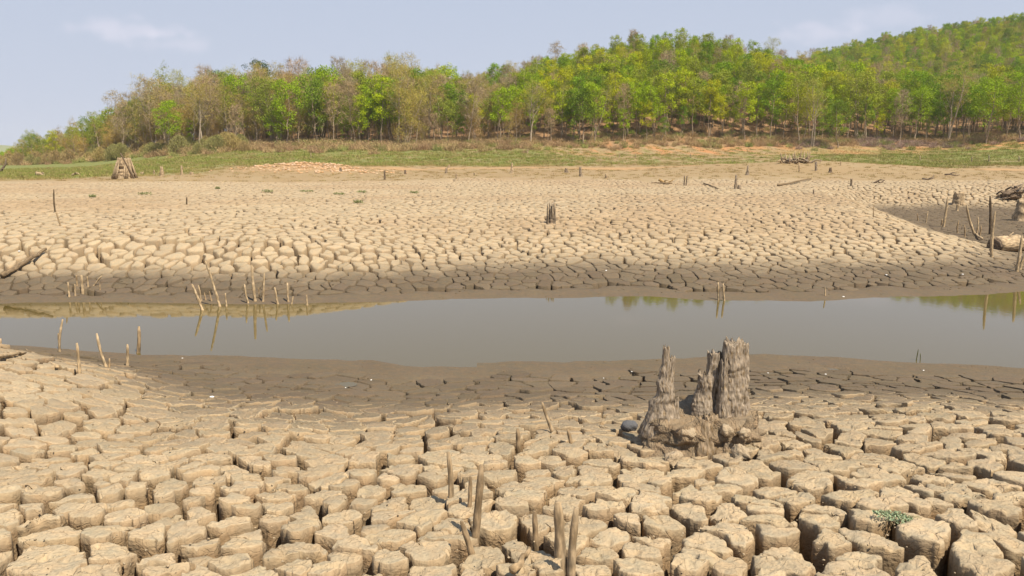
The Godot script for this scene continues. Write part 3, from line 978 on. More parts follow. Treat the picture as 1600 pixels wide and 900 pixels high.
# ------------------------------------------------------------------ small things on the shores
func shore_things() -> void:
	# white shells and flakes on the mud
	var where := [["near the left blocks, largest of all", 331, 621, 0.022], ["on the wet mud right of the puddle", 580, 594, 0.012], ["on the wet mud behind the near stakes", 285, 560, 0.012], ["alone before the stump on wet mud", 987, 581, 0.010], ["left of the stump on wet mud", 943, 591, 0.009], ["right of the stump near the water", 1200, 583, 0.010],
		["on the right wet mud", 1290, 585, 0.012], ["on the right wet mud nearest the reed", 1443, 579, 0.012], ["on the far wet mud before the stump of posts", 947, 423, 0.025], ["on the far wet mud at the green reflection", 1318, 464, 0.022], ["on the far mud right of the pair of sticks", 1385, 430, 0.025], ["on the far mud near the right poles", 1504, 429, 0.025], ["on the far left dry bank", 30, 393, 0.03], ["at the wet edge by the puddle", 540, 606, 0.008]]
	var n := 0
	for e in where:
		var mb := MB.new()
		var r: float = e[3] * 0.8
		lump(mb, Vector3.ZERO, Vector3(r * 1.2, r * 0.45, r), Color.WHITE, n * 2.0, 10, 7, 0.3)
		var o := part("shell", mb.mesh(true), M.shell)
		var q := spot(e[1], e[2])
		o.position = q + Vector3(0, r * 0.3, 0)
		o.rotation.y = n
		tag(o, "small white shell lying " + e[0], "shell", "white shells on the mud")
		n += 1
	# a puddle left in a hollow of the wet mud
	var q := spot(541, 602)
	var mb := MB.new()
	var c := mb.vert(Vector3.ZERO, Color.WHITE)
	for k in 24:
		var a := TAU * k / 24
		var r := 1.0 + 0.5 * noise.get_noise_2d(cos(a) * 1.5, sin(a) * 1.5)
		mb.vert(Vector3(cos(a) * 0.11 * r, 0, sin(a) * 0.11 * r), Color.WHITE)
	for k in 24: mb.tri(c, 1 + k, 1 + (k + 1) % 24)
	var pd := part("puddle", mb.mesh(true), M.water)
	pd.position = q + Vector3(0, 0.006, 0)
	kind(pd, "structure")
	# crumbs of mud on the wet flats
	mb = MB.new()
	lump(mb, Vector3.ZERO, Vector3(1, 0.6, 0.9), Color(0.15, 0.11, 0.07), 5.0, 7, 5, 0.6)
	var mm := MultiMesh.new()
	mm.transform_format = MultiMesh.TRANSFORM_3D
	mm.mesh = mb.mesh(true)
	mm.instance_count = 900
	for k in 900:
		var p: Vector3
		var x := rng.randf_range(-1.0, 1.0)
		if k % 2 == 0:
			p = Vector3(x * 7.5, 0, 0)
			p.z = -(along(near_line, p.x) - 0.1 - 2.2 * pow(rng.randf(), 1.3))
		else:
			p = Vector3(x * 12.0, 0, 0)
			p.z = -(along(far_line, p.x) + 0.1 + 1.3 * rng.randf())
		p.y = height(p.x, p.z)
		var s := 0.006 + 0.014 * pow(rng.randf(), 3.0) + (0.006 if k % 2 else 0.0)
		mm.set_instance_transform(k, Transform3D(Basis(Vector3.UP, rng.randf() * TAU).scaled(Vector3(s, s * 0.7, s)), p))
	var mi := MultiMeshInstance3D.new()
	mi.name = "mud_crumbs"
	mi.multimesh = mm
	mi.material_override = mud_mat
	add_child(mi)
	kind(mi, "stuff")
	# dry crumbs fallen into the near cracks and lying on the blocks
	mb = MB.new()
	lump(mb, Vector3.ZERO, Vector3(1, 0.7, 0.85), Color(0.40, 0.31, 0.20), 3.0, 7, 5, 0.7)
	mm = MultiMesh.new()
	mm.transform_format = MultiMesh.TRANSFORM_3D
	mm.mesh = mb.mesh(true)
	mm.instance_count = 4200
	for k in 4200:
		var d := 2.7 + 4.6 * pow(rng.randf(), 1.3)
		var p := Vector3(rng.randf_range(-0.68, 0.68) * d, 0, -d)
		var h := height(p.x, p.z)
		var s := 0.006 + 0.018 * pow(rng.randf(), 2.0)
		if k % 3 == 0:
			s *= 0.28
			p.y = h + 0.003
		else:
			p.y = h - depth(p.x, p.z, h) + s * 0.4
		mm.set_instance_transform(k, Transform3D(Basis(Vector3.UP, rng.randf() * TAU).scaled(Vector3(s, s, s)), p))
	mi = MultiMeshInstance3D.new()
	mi.name = "dry_mud_crumbs"
	mi.multimesh = mm
	mi.material_override = mud_mat
	add_child(mi)
	kind(mi, "stuff")
	# the pale green weed among the near blocks
	var wd := thing("weed", "pale green creeping weed growing over a block's edge", "plant", spot(1402, 818))
	mb = MB.new()
	for k in 420:
		var a := rng.randf() * TAU
		var r := sqrt(rng.randf())
		var p := Vector3(cos(a) * r * 0.115, 0.02 + 0.035 * rng.randf() * (1.0 - r * r) + 0.0, sin(a) * r * 0.05)
		p.y -= p.x * 0.25
		var d := any_dir(0.4)
		leaf(mb, p, d, d.cross(any_dir()).normalized(), rng.randf_range(0.010, 0.02), rng.randf_range(0.006, 0.011), Color(1, 1, 1) * rng.randf_range(0.75, 1.15))
	part("leaves", mb.mesh(false), leaf_mat(Color(0.31, 0.38, 0.23), 0.3), wd)
	mb = MB.new()
	for k in 14:
		var a := rng.randf() * TAU
		var e := Vector3(cos(a) * 0.11, 0.03, sin(a) * 0.045)
		tube(mb, PackedVector3Array([Vector3(0, -0.03, 0), e * 0.5 + Vector3(0, 0.02, 0), e]), PackedFloat32Array([0.003, 0.002, 0.001]), 4, Color(0.35, 0.33, 0.2))
	part("stem", mb.mesh(true), M.bark, wd)

# ------------------------------------------------------------------ stumps, driftwood and roots on the far side
func post_stump(bx: float, by: float, ty: float, w: float, wt: float, col: Color, called: String, label: String, group: String, jag := 0.25) -> Node3D:
	var b := spot(bx, by)
	var k := -b.z / FOCAL
	var h := (by - ty) * k
	var mb := MB.new()
	shard(mb, Vector3(0, -0.15, 0), Vector3(rng.randfn() * h * 0.06, h, 0), w * 0.5 * k, w * 0.45 * k, wt * 0.5 * k, wt * 0.45 * k, h * jag, col, rng.randf() * 50.0, 16, 10, 0.3)
	var o := part(called, mb.mesh(true), M.bark)
	o.position = b
	tag(o, label, "stump", group)
	return o

func far_things() -> void:
	var pale := Color(0.58, 0.46, 0.31)
	var grey_c := Color(0.42, 0.35, 0.27)
	var dark := Color(0.25, 0.195, 0.145)
	var g := "old stumps on the far shore"
	# the cone of splintered wood with a branch leaning across it
	var b := spot(195, 279)
	var k := -b.z / FOCAL
	var o := thing("cone_stump", "large pale cone-shaped stump with fibrous sides on the far grass", "stump", b)
	var mb := MB.new()
	shard(mb, Vector3(0, -0.2, 0), Vector3(0.05, 31 * k, 0), 18.5 * k, 15 * k, 10 * k, 9 * k, 4.0 * k, pale, 3.3, 40, 18, 0.10)
	part("core", mb.mesh(true), M.bark, o)
	for n in 46:
		var a := rng.randf() * TAU
		var r := Vector3(cos(a) * 17.5 * k, 0, sin(a) * 14.5 * k)
		mb = MB.new()
		var t := Vector3(cos(a) * 9.6 * k + 0.05, rng.randf_range(14, 32) * k, sin(a) * 8.6 * k)
		var f := (t.y / (32 * k))
		t.x = lerpf(r.x, t.x, f); t.z = lerpf(r.z, t.z, f)
		tube(mb, PackedVector3Array([r * 1.06, (r + t) * 0.5, t]), PackedFloat32Array([1.5 * k, 1.2 * k, 0.5 * k]), 5, pale * rng.randf_range(0.75, 1.1))
		part("splinter", mb.mesh(true), M.bark, o)
	stick(210, 279, 188, 239, 2.6, dark.lerp(grey_c, 0.25), "dead_branch", "dark dead branch leaning across the cone-shaped stump", "", 0.3, -0.9)
	# stump of upright posts on the far bank
	b = spot(861, 348)
	k = -b.z / FOCAL
	o = thing("post_stump", "rotten stump of upright grey splinters alone on the cracked far bank", "stump", b)
	for e in [[-6, -1, 29, 2.2], [-3, 1, 31, 2.4], [0, -1, 26, 2.0], [1.5, 1.5, 29, 2.6], [4.5, 0, 31, 2.4], [6.5, 1, 24, 2.0], [-1, 3, 22, 2.2], [4, 3, 16, 2.2], [-5, 2.5, 12, 2.6]]:
		mb = MB.new()
		shard(mb, Vector3(e[0] * k, -0.1, e[1] * k), Vector3(e[0] * k * 0.95, e[2] * k, e[1] * k), e[3] * 0.75 * k, e[3] * 0.7 * k, e[3] * 0.4 * k, e[3] * 0.4 * k, 3.0 * k, grey_c * rng.randf_range(0.5, 1.1), rng.randf() * 40.0, 12, 10, 0.25)
		part("splinter", mb.mesh(true), M.bark, o)
	mb = MB.new()
	shard(mb, Vector3(0, -0.1, 0), Vector3(0, 5 * k, 0), 9 * k, 7 * k, 6 * k, 5 * k, 2 * k, dark.lerp(grey_c, 0.4), 9.0, 18, 8, 0.25)
	part("root_crown", mb.mesh(true), M.bark, o)
	# single stumps: base x, base y, top y, width, top width
	for e in [
		[253, 275, 261, 9, 5, pale, "pale split stump right of the cone-shaped stump, tallest of three"], [241, 273, 266, 5, 2, pale, "tiny pale stump next right of the cone-shaped stump"], [284, 274, 259, 7, 2.5, pale, "pointed pale stump furthest right of those by the cone-shaped stump"], [222, 274, 269, 7, 5, pale, "low pale stump touching the cone-shaped stump's right side"], [300, 273, 269, 9, 6, pale, "low broad stump on the grass right of the pointed pale stump"],
		[601, 279, 267, 3.5, 2.5, dark, "dark leaning post left of the orange track"], [634, 272, 266, 4, 3, dark, "small dark stub behind the dark leaning post"], [697, 271, 263, 5, 3, grey_c, "grey stub on the orange track"], [701, 263, 258, 6, 4, pale, "round pale stub behind the grey stub on the track"], [714, 280, 272, 6, 3, pale, "pale low stump below the orange track"], [741, 274, 270, 2.5, 1.5, dark, "tiny dark stub alone on the tan grass"],
		[800, 271, 255, 9, 2, pale, "white cone stump with a dark base on the far track"], [885, 270, 263, 10, 4, dark.lerp(grey_c, 0.4), "dark low tangle of stump left of a grey stump"], [908, 276, 262, 7, 3.5, grey_c, "grey upright stump right of the white cone stump"], [948, 279, 272, 7, 4, pale, "faint low stump right of the grey upright stump"],
		[1069, 290, 275, 2.6, 2, dark.lerp(grey_c, 0.3), "left one of two close dark posts"], [1072, 290, 275, 2.4, 1.8, dark.lerp(grey_c, 0.4), "right one of two close dark posts"], [1149, 295, 274, 6, 3, grey_c, "tall narrow grey stump on the flat mud before the root heap"], [1155, 295, 289, 9, 5, grey_c, "low side of broken wood at the tall narrow grey stump"], [1168, 274, 259, 8, 2.5, grey_c, "pointed grey stump on the rise left of the root heap"],
		[1079, 247, 241, 2.4, 1.6, pale, "small white post on the far green grass"], [1249, 269, 257, 3, 2, pale, "thin pale stump in front of the root heap"], [1275, 267, 253, 5, 3.5, grey_c, "stout grey stump right of the root heap"], [1281, 256, 248, 2, 1, pale, "thin white stump behind the stout grey stump"], [1297, 270, 262, 9, 4, dark, "dark lump of stump right of the root heap"], [1313, 259, 252, 2, 1.2, pale, "thin pale stub at the grass right of the root heap"],
		[1271, 303, 296, 5, 2, dark.lerp(grey_c, 0.4), "small dark stub on the far cracked mud"], [1330, 290, 280, 4, 3, dark.lerp(grey_c, 0.3), "dark square stub on the flat mud"], [1438, 251, 244, 2.5, 1.6, pale, "small pale post on the right green grass"], [1518, 254, 246, 2, 1.5, grey_c, "thin grey post on the right green grass, left one"], [1545, 253, 243, 2, 1.4, grey_c, "thin grey post on the right green grass, middle one"], [1592, 253, 245, 2.5, 1.6, grey_c, "thin grey post on the right green grass, right one"],
		[1495, 330, 319, 6, 4.5, pale, "small square stub in the inlet's mud"], [968, 246, 240, 2, 1, pale, "left white stub on the brown grass slope"], [993, 247, 240, 2.2, 1.2, pale, "right white stub on the brown grass slope"], [486, 248, 239, 2, 1.2, pale, "thin white stub on the left green grass"], [505, 262, 256, 3.5, 2, pale, "small white stub above the rubble heap"], [824, 240, 234, 4, 2, pale, "pale stub at the foot of the brown slope"], [532, 268, 262, 6, 3, dark.lerp(grey_c, 0.4), "dark broken stub on the rubble heap's right end"],
	]: post_stump(e[0], e[1], e[2], e[3], e[4], e[5], "stump", e[6], g)
	# pale boulder-like stump at the right edge, dark-sided stump by the inlet
	post_stump(1598, 345, 313, 34, 22, pale, "broad_stump", "broad pale stump at the right end of the inlet", g, 0.1)
	o = post_stump(1497, 319, 301, 24, 15, pale, "hollow_stump", "squat tan stump with a dark left side beyond the inlet", g, 0.2)
	# fallen log in front of the inlet
	b = spot(1572, 392)
	k = -b.z / FOCAL
	o = thing("log", "short thick sawn log with a dark left end by the inlet", "log", b + Vector3(0, 10 * k, 0))
	mb = MB.new()
	var pts := PackedVector3Array()
	var radii := PackedFloat32Array()
	for n in 9:
		pts.append(Vector3(0, lerpf(-24, 25, n / 8.0) * k, 0))
		radii.append(13.5 * k * (1.0 + 0.06 * noise.get_noise_1d(n * 0.8)))
	tube(mb, pts, radii, 22, pale, 0.3)
	var lg := part("trunk", mb.mesh(true), M.bark, o)
	lg.rotation = Vector3(0, 0.35, deg_to_rad(-88.0))
	mb = MB.new()
	shard(mb, Vector3(0, 0, 0), Vector3(0, 0.05, 0), 13.0 * k, 13.0 * k, 12.0 * k, 12.0 * k, 0.02, dark, 4.4, 20, 4, 0.2)
	var en := part("sawn_end", mb.mesh(true), M.bark, o)
	en.rotation = Vector3(0, 0.35, deg_to_rad(92.0))
	en.position = Basis(Vector3.UP, 0.35) * Vector3(-24.5 * k, -0.8 * k, 0)
	mb = MB.new()
	tube(mb, PackedVector3Array([Vector3(0, 8 * k, 0), Vector3(3 * k, 14 * k, 0), Vector3(8 * k, 19 * k, 1 * k)]), PackedFloat32Array([2 * k, 1.6 * k, 0.8 * k]), 7, pale, 0.2)
	part("branch_stub", mb.mesh(true), M.bark, o)
	# torn-out root plate, dark towards us
	b = spot(1580, 311)
	k = -b.z / FOCAL
	o = thing("uprooted_root", "dark tangled root plate lying beyond the inlet", "root", b)
	for n in 60:
		mb = MB.new()
		var c := Vector3(rng.randf_range(-16, 18) * k, rng.randf_range(2, 16) * k, rng.randf_range(-12, 10) * k)
		c.y += c.x * 0.35
		var d := Vector3(rng.randfn(0.9, 0.35), rng.randfn(0.25, 0.3), rng.randfn(0.0, 0.6)).normalized() * rng.randf_range(9, 20) * k
		tube(mb, PackedVector3Array([c - d * 0.5, c + any_dir() * 2.0 * k, c + d * 0.5 + Vector3(0, -1.5 * k, 0)]), PackedFloat32Array([1.5 * k, 1.3 * k, 0.5 * k]), 5, (dark if c.x < 9 * k else grey_c) * rng.randf_range(0.8, 1.4))
		part("root", mb.mesh(true), M.bark, o)
	mb = MB.new()
	lump(mb, Vector3(0, 6 * k, 0), Vector3(15 * k, 8 * k, 9 * k), dark, 8.0, 14, 9, 0.4)
	part("root_plate", mb.mesh(true), M.bark, o)
	# heap of dead roots on the rise
	b = spot(1240, 254)
	k = -b.z / FOCAL
	o = thing("root_heap", "heap of pale dead roots and stubs on the low rise", "root", b)
	for n in 44:
		mb = MB.new()
		var c := Vector3(rng.randf_range(-20, 20) * k, 0, rng.randf_range(-14, 14) * k)
		var up := n < 13
		var d := Vector3(rng.randfn(0, 0.12), 1, rng.randfn(0, 0.12)) * rng.randf_range(8, 19) * k if up else Vector3(rng.randfn(0, 1.0), 0.35 * rng.randf(), rng.randfn(0, 1.0)).normalized() * rng.randf_range(9, 22) * k
		c.y = height(b.x + c.x, b.z + c.z) - b.y
		tube(mb, PackedVector3Array([c + Vector3(0, -0.1, 0), c + d * 0.5 + Vector3(0, (0.0 if up else 3.5 * k), 0) + any_dir() * k, c + d]), PackedFloat32Array([1.5 * k, 1.2 * k, 0.6 * k]), 6, (pale if up or n % 2 else grey_c) * rng.randf_range(0.7, 1.1))
		part("root", mb.mesh(true), M.bark, o)
	# driftwood
	for e in [["hooked dark branch rising at the far left end", dark.lerp(grey_c, 0.4), [[-8, 276], [2, 266], [9, 256], [9, 246]], 3.2], ["pale forked driftwood log lying on the left grass", pale, [[56, 271], [64, 272], [73, 277], [80, 279]], 4.5], ["arched pale driftwood left of the cone-shaped stump", pale, [[109, 278], [116, 272], [122, 271], [127, 275]], 2.8], ["orange and white driftwood left of the two dark posts", Color(0.6, 0.42, 0.2), [[1030, 281], [1036, 284], [1043, 286], [1052, 281]], 3.4], ["small dark forked driftwood above the inlet", dark, [[1366, 286], [1371, 283], [1376, 286], [1383, 281]], 2.6], ["flat dark driftwood branch lying at the tan grass's edge", dark.lerp(grey_c, 0.5), [[1441, 279], [1450, 280], [1457, 279], [1459, 273]], 2.2], ["long flat dark driftwood near the right green grass", dark.lerp(grey_c, 0.4), [[1476, 273], [1484, 272], [1492, 274], [1500, 273]], 2.2]]:
		b = spot(e[2][1][0], e[2][1][1] + 3)
		k = -b.z / FOCAL
		mb = MB.new()
		pts = PackedVector3Array()
		radii = PackedFloat32Array()
		for n in 4:
			pts.append(beyond(e[2][n][0], e[2][n][1], -b.z + rng.randfn() * 0.15) - b)
			radii.append(e[3] * k * [0.65, 0.6, 0.45, 0.2][n])
		tube(mb, pts, radii, 8, e[1], 0.35)
		o = thing("driftwood", e[0], "driftwood", b, "driftwood on the far shore")
		part("trunk", mb.mesh(true), M.bark, o)
		mb = MB.new()
		tube(mb, PackedVector3Array([pts[1], pts[1] + Vector3(4 * k, 2.5 * k, 2 * k), pts[1] + Vector3(8 * k, 1.5 * k, 5 * k)]), PackedFloat32Array([1.1 * k, 0.8 * k, 0.4 * k]), 6, e[1], 0.3)
		part("side_branch", mb.mesh(true), M.bark, o)

# ------------------------------------------------------------------ trees
func tree(spec: Dictionary, seed_: int) -> Array:   # [wood mesh, crown mesh], about spec.h metres tall, foot at the origin
	rng.seed = seed_
	var wood := MB.new()
	var crown := MB.new()
	var h: float = spec.h
	var bark: Color = spec.bark
	var stems: int = spec.get("stems", 1)
	var tips := PackedVector3Array()
	for s in stems:
		var lean := Vector3(rng.randfn(0, spec.get("lean", 0.05)), 1, rng.randfn(0, spec.get("lean", 0.05)))
		var foot := Vector3(rng.randfn(0, 0.12), -0.4, rng.randfn(0, 0.12)) * (1.0 if stems > 1 else 0.3)
		foot.y = -0.4
		var hh := h * (1.0 if s == 0 else rng.randf_range(0.7, 0.95))
		var axis := PackedVector3Array()
		var rad := PackedFloat32Array()
		var n := 8
		var wob := Vector3.ZERO
		for k in n + 1:
			var f := float(k) / n
			if k > 1: wob += Vector3(rng.randfn(), 0, rng.randfn()) * h * 0.013
			axis.append(foot + lean * hh * f * 0.96 + wob)
			rad.append(spec.r * lerpf(1.0, 0.14, pow(f, 0.8)) * (1.35 if k == 0 else 1.0))
		tube(wood, axis, rad, 6, bark)
		var nb: int = spec.nb
		for k in nb:
			var f := lerpf(spec.t0, 0.98, pow((k + rng.randf()) / nb, spec.get("bias", 0.9)))
			var fi := f * n
			var i0 := mini(int(fi), n - 1)
			var p := axis[i0].lerp(axis[i0 + 1], fi - i0)
			var a := k * 2.4 + rng.randf() * 0.9
			var shape: float = sin(PI * clampf((f - spec.t0) / (1.0 - spec.t0) * 0.8 + spec.get("low", 0.22), 0.0, 1.0))
			var l: float = spec.l * lerpf(0.45, 1.0, shape) * rng.randf_range(0.7, 1.2)
			var rise: float = spec.rise * rng.randf_range(0.6, 1.4)
			var d := Vector3(cos(a), rise, sin(a)).normalized()
			var q1 := p + d * l * 0.5
			var q2 := p + d * l + Vector3(0, spec.get("curl", 0.15) * l, 0)
			var r0: float = maxf(spec.r * 0.32 * (1.1 - f), 0.012)
			tube(wood, PackedVector3Array([p, q1 + any_dir() * l * 0.06, q2]), PackedFloat32Array([r0, r0 * 0.7, r0 * 0.3]), 4, bark)
			for t in spec.sub:
				var g := rng.randf_range(0.35, 1.0)
				var o := p.lerp(q1, minf(g * 2.0, 1.0)) if g < 0.5 else q1.lerp(q2, g * 2.0 - 1.0)
				var d2 := (d * 0.6 + any_dir(0.5) * 0.8).normalized()
				var e: Vector3 = o + d2 * l * rng.randf_range(0.25, 0.5)
				tube(wood, PackedVector3Array([o, e]), PackedFloat32Array([r0 * 0.45, r0 * 0.15]), 3, bark)
				tips.append(e)
			tips.append(q2)
	# leaves in clumps round the tips, twigs as slivers
	var nl: int = spec.leaves
	var cr: float = spec.clump
	for t in tips:
		var cl: float = rng.randf_range(0.72, 1.22)
		if rng.randf() < spec.get("gaps", 0.1): continue
		for k in spec.get("twigs", 0):
			var d := any_dir(0.35)
			sliver(crown, t + any_dir() * cr * 0.3, d, rng.randf_range(0.5, 1.0) * spec.get("twig", 0.8), spec.get("twig_w", 0.03), Color(spec.get("twig_c", Color(0.3, 0.22, 0.15))) * rng.randf_range(0.75, 1.2))
		for k in nl:
			var off := any_dir() * cr * pow(rng.randf(), 0.45)
			off.y *= 0.75
			var d := any_dir(-0.15)
			var sd := d.cross(any_dir()).normalized()
			var z: float = spec.size * rng.randf_range(0.7, 1.3)
			leaf(crown, t + off, d, sd, z, z * spec.aspect, Color(1, 1, 1) * cl * rng.randf_range(0.8, 1.2))
	return [wood.mesh(false), crown.mesh(false)]

const BARK := Color(0.46, 0.38, 0.28)
const PALE_BARK := Color(0.60, 0.50, 0.37)

func edge_of(u: float) -> float:   # how far off the forest begins, by direction
	return table([-0.70, -0.64, -0.58, -0.50, -0.44, -0.38, -0.2, 0.1, 0.35, 0.5, 0.7], [190.0, 172.0, 152.0, 136.0, 126.0, 119.0, 117.0, 119.0, 119.0, 121.0, 116.0], u)

func forest() -> void:
	var kinds := {
		"green": {"h": 10.0, "r": 0.11, "t0": 0.36, "nb": 22, "l": 1.6, "rise": 0.5, "sub": 2, "leaves": 42, "clump": 0.62, "size": 0.20, "aspect": 0.62, "bark": BARK, "gaps": 0.16},
		"broad": {"h": 9.0, "r": 0.13, "t0": 0.26, "nb": 24, "l": 2.4, "rise": 0.6, "sub": 3, "leaves": 36, "clump": 0.64, "size": 0.20, "aspect": 0.6, "bark": BARK, "gaps": 0.10},
		"olive": {"h": 9.0, "r": 0.10, "t0": 0.25, "nb": 24, "l": 2.0, "rise": 0.9, "sub": 3, "leaves": 12, "clump": 0.62, "size": 0.17, "aspect": 0.45, "bark": PALE_BARK, "gaps": 0.18, "twigs": 5, "twig_c": Color(1.5, 1.25, 1.15)},
		"thicket": {"h": 6.5, "r": 0.06, "t0": 0.12, "nb": 12, "l": 1.5, "rise": 1.3, "sub": 3, "leaves": 7, "clump": 0.6, "size": 0.15, "aspect": 0.4, "bark": PALE_BARK, "gaps": 0.1, "twigs": 8, "stems": 5, "lean": 0.22, "twig_c": Color(1.4, 1.15, 1.0)},
		"bare": {"h": 10.0, "r": 0.11, "t0": 0.3, "nb": 26, "l": 2.1, "rise": 1.1, "sub": 4, "leaves": 0, "clump": 0.5, "size": 0.1, "aspect": 0.5, "bark": PALE_BARK, "gaps": 0.0, "twigs": 13, "twig": 1.0, "twig_c": Color(1, 1, 1)},
		"fork": {"h": 11.0, "r": 0.16, "t0": 0.42, "nb": 20, "l": 2.5, "rise": 1.2, "sub": 4, "leaves": 5, "clump": 0.7, "size": 0.17, "aspect": 0.45, "bark": Color(0.62, 0.54, 0.42), "gaps": 0.1, "twigs": 9, "stems": 2, "lean": 0.10, "twig_c": Color(1.3, 1.1, 0.9)},
	}
	var protos := {}
	var n := 0
	for k in kinds:
		protos[k] = []
		for v in 3:
			protos[k].append(tree(kinds[k], 100 + n * 7))
			n += 1
	rng.seed = 777
	var tints := {
		"green": [Color(0.26, 0.365, 0.008), Color(0.34, 0.415, 0.008), Color(0.17, 0.28, 0.012), Color(0.26, 0.30, 0.028), Color(0.40, 0.41, 0.010)],
		"broad": [Color(0.145, 0.22, 0.016), Color(0.24, 0.345, 0.010), Color(0.22, 0.26, 0.032)],
		"olive": [Color(0.29, 0.26, 0.050), Color(0.24, 0.26, 0.032), Color(0.35, 0.27, 0.075), Color(0.32, 0.235, 0.070)],
		"thicket": [Color(0.35, 0.25, 0.075), Color(0.34, 0.28, 0.065), Color(0.31, 0.215, 0.075)],
		"bare": [Color(0.32, 0.235, 0.130), Color(0.35, 0.25, 0.150), Color(0.30, 0.235, 0.140)],
		"fork": [Color(0.34, 0.285, 0.080), Color(0.28, 0.28, 0.055)],
	}
	var looks := {
		"green": ["bright green slender tree", "yellow-green slender tree", "deep green slender tree", "dull green slender tree", "golden-green slender tree"],
		"broad": ["dark green bushy tree", "fresh green bushy tree", "greyish green bushy tree"],
		"olive": ["olive fine-leaved tree", "green-olive fine-leaved tree", "straw-coloured fine-leaved tree", "tan fine-leaved tree"],
		"thicket": ["tan many-stemmed tree", "olive-tan many-stemmed tree", "brown many-stemmed tree"],
		"bare": ["grey-brown leafless tree", "pinkish leafless tree", "grey leafless tree"],
		"fork": ["pale-stemmed tan tree", "pale-stemmed olive tree"],
	}
	var mats := {}
	for k in tints:
		mats[k] = []
		for c in tints[k]: mats[k].append(leaf_mat(c * 1.14, 0.0 if k == "bare" else 0.55))
	var names := {"green": "green_tree", "broad": "broad_tree", "olive": "olive_tree", "thicket": "thicket_tree", "bare": "bare_tree", "fork": "forked_tree"}
	var spots := []
	# the forest's edge, then everything behind it
	var d := 110.0
	while d < 400.0:
		var s := 2.4 if d < 140.0 else (2.8 if d < 220.0 else 3.6)
		var x := -0.80 * d
		while x < 0.82 * d:
			x += s * rng.randf_range(0.7, 1.3)
			var z := d + s * rng.randf_range(-0.45, 0.45)
			var u := x / z
			var edge := edge_of(u) + 3.0 * noise.get_noise_1d(x * 0.11)
			if z < edge or (u < -0.3 and z > edge + 60.0) or (u < 0.0 and z > edge + 95.0): continue
			if u < -0.655: continue
			spots.append([z - edge, x, z, u])
		d += s * 0.9
	spots.sort_custom(func(a, b): return a[0] < b[0])
	var singles := {}
	var rest := {}
	for e in spots:
		var x: float = e[1]
		var z: float = e[2]
		var u: float = e[3]
		var patch := noise.get_noise_2d(x * 0.05, z * 0.04)
		var leafy := smoothstep(-0.07, 0.12, u + 0.14 * patch)
		var r := rng.randf()
		var k := "green"
		if r > lerpf(0.07, 0.66, leafy):
			var q := rng.randf()
			if leafy < 0.5: k = "olive" if q < 0.42 else ("bare" if q < 0.61 else ("thicket" if q < 0.82 else ("fork" if q < 0.87 else "broad")))
			else: k = "broad" if q < 0.42 else ("olive" if q < 0.70 else ("bare" if q < 0.90 else "fork"))
		var size := rng.randf_range(0.66, 1.02) if e[0] < 16.0 else rng.randf_range(0.52, 0.86)
		if u < -0.08: size = rng.randf_range(0.74, 1.12)
		if u < -0.44: size *= lerpf(1.0, 0.72, smoothstep(-0.44, -0.56, u)) * lerpf(1.0, 0.5, smoothstep(-0.58, -0.645, u))
		elif u < -0.3: size *= 1.06
		if u < -0.5 and k in ["green", "fork", "bare"] and r > 0.02: k = "thicket" if rng.randf() < 0.7 else "olive"
		if e[0] < 5.0 and rng.randf() < 0.3: size *= 0.6
		var v := rng.randi() % 3
		var xf := Transform3D(Basis(Vector3.UP, rng.randf() * TAU).scaled(Vector3(size, size * rng.randf_range(0.92, 1.1), size)), Vector3(x, height(x, -z), -z))
		var ti: int = rng.randi() % tints[k].size()
		if not singles.has(k): singles[k] = 0
		if e[0] < 16.0 and singles[k] < 150:
			singles[k] += 1
			var row: String = ["front row", "second row", "third row", "back row"][clampi(int(e[0] / 4.0), 0, 3)]
			var tall := "tall " if size > 0.95 else ("short " if size < 0.76 else "mid-height ")
			plant_tree(names[k], protos[k][v], mats[k][ti], xf, tall + looks[k][ti] + ", " + row + " " + section(u), "tree", names[k].replace("_", " ") + "s " + section(u))
		else:
			var key := k + str(v)
			if not rest.has(key): rest[key] = [k, v, [], []]
			rest[key][2].append(xf)
			rest[key][3].append(tints[k][ti] * rng.randf_range(0.95, 1.28))
	var woods := Node3D.new()
	woods.name = "hillside_forest"
	add_child(woods)
	kind(woods, "stuff")
	woods.set_meta("label", "dense mixed forest covering the hills behind the first trees")
	var total := 0
	var white := leaf_mat(Color.WHITE, 0.55)
	for key in rest:
		var q = rest[key]
		total += q[2].size()
		for w in 2:
			var mm := MultiMesh.new()
			mm.transform_format = MultiMesh.TRANSFORM_3D
			mm.use_colors = w == 1
			mm.mesh = protos[q[0]][q[1]][w]
			mm.instance_count = q[2].size()
			for j in q[2].size():
				mm.set_instance_transform(j, q[2][j])
				if w == 1: mm.set_instance_color(j, q[3][j])
			var mi := MultiMeshInstance3D.new()
			mi.name = numbered("crowns" if w else "trunks", woods)
			mi.multimesh = mm
			mi.material_override = white if w else M.bark
			woods.add_child(mi, true)
			kind(mi, "stuff")
	print("trees ", spots.size(), " single ", singles, " rest ", total)
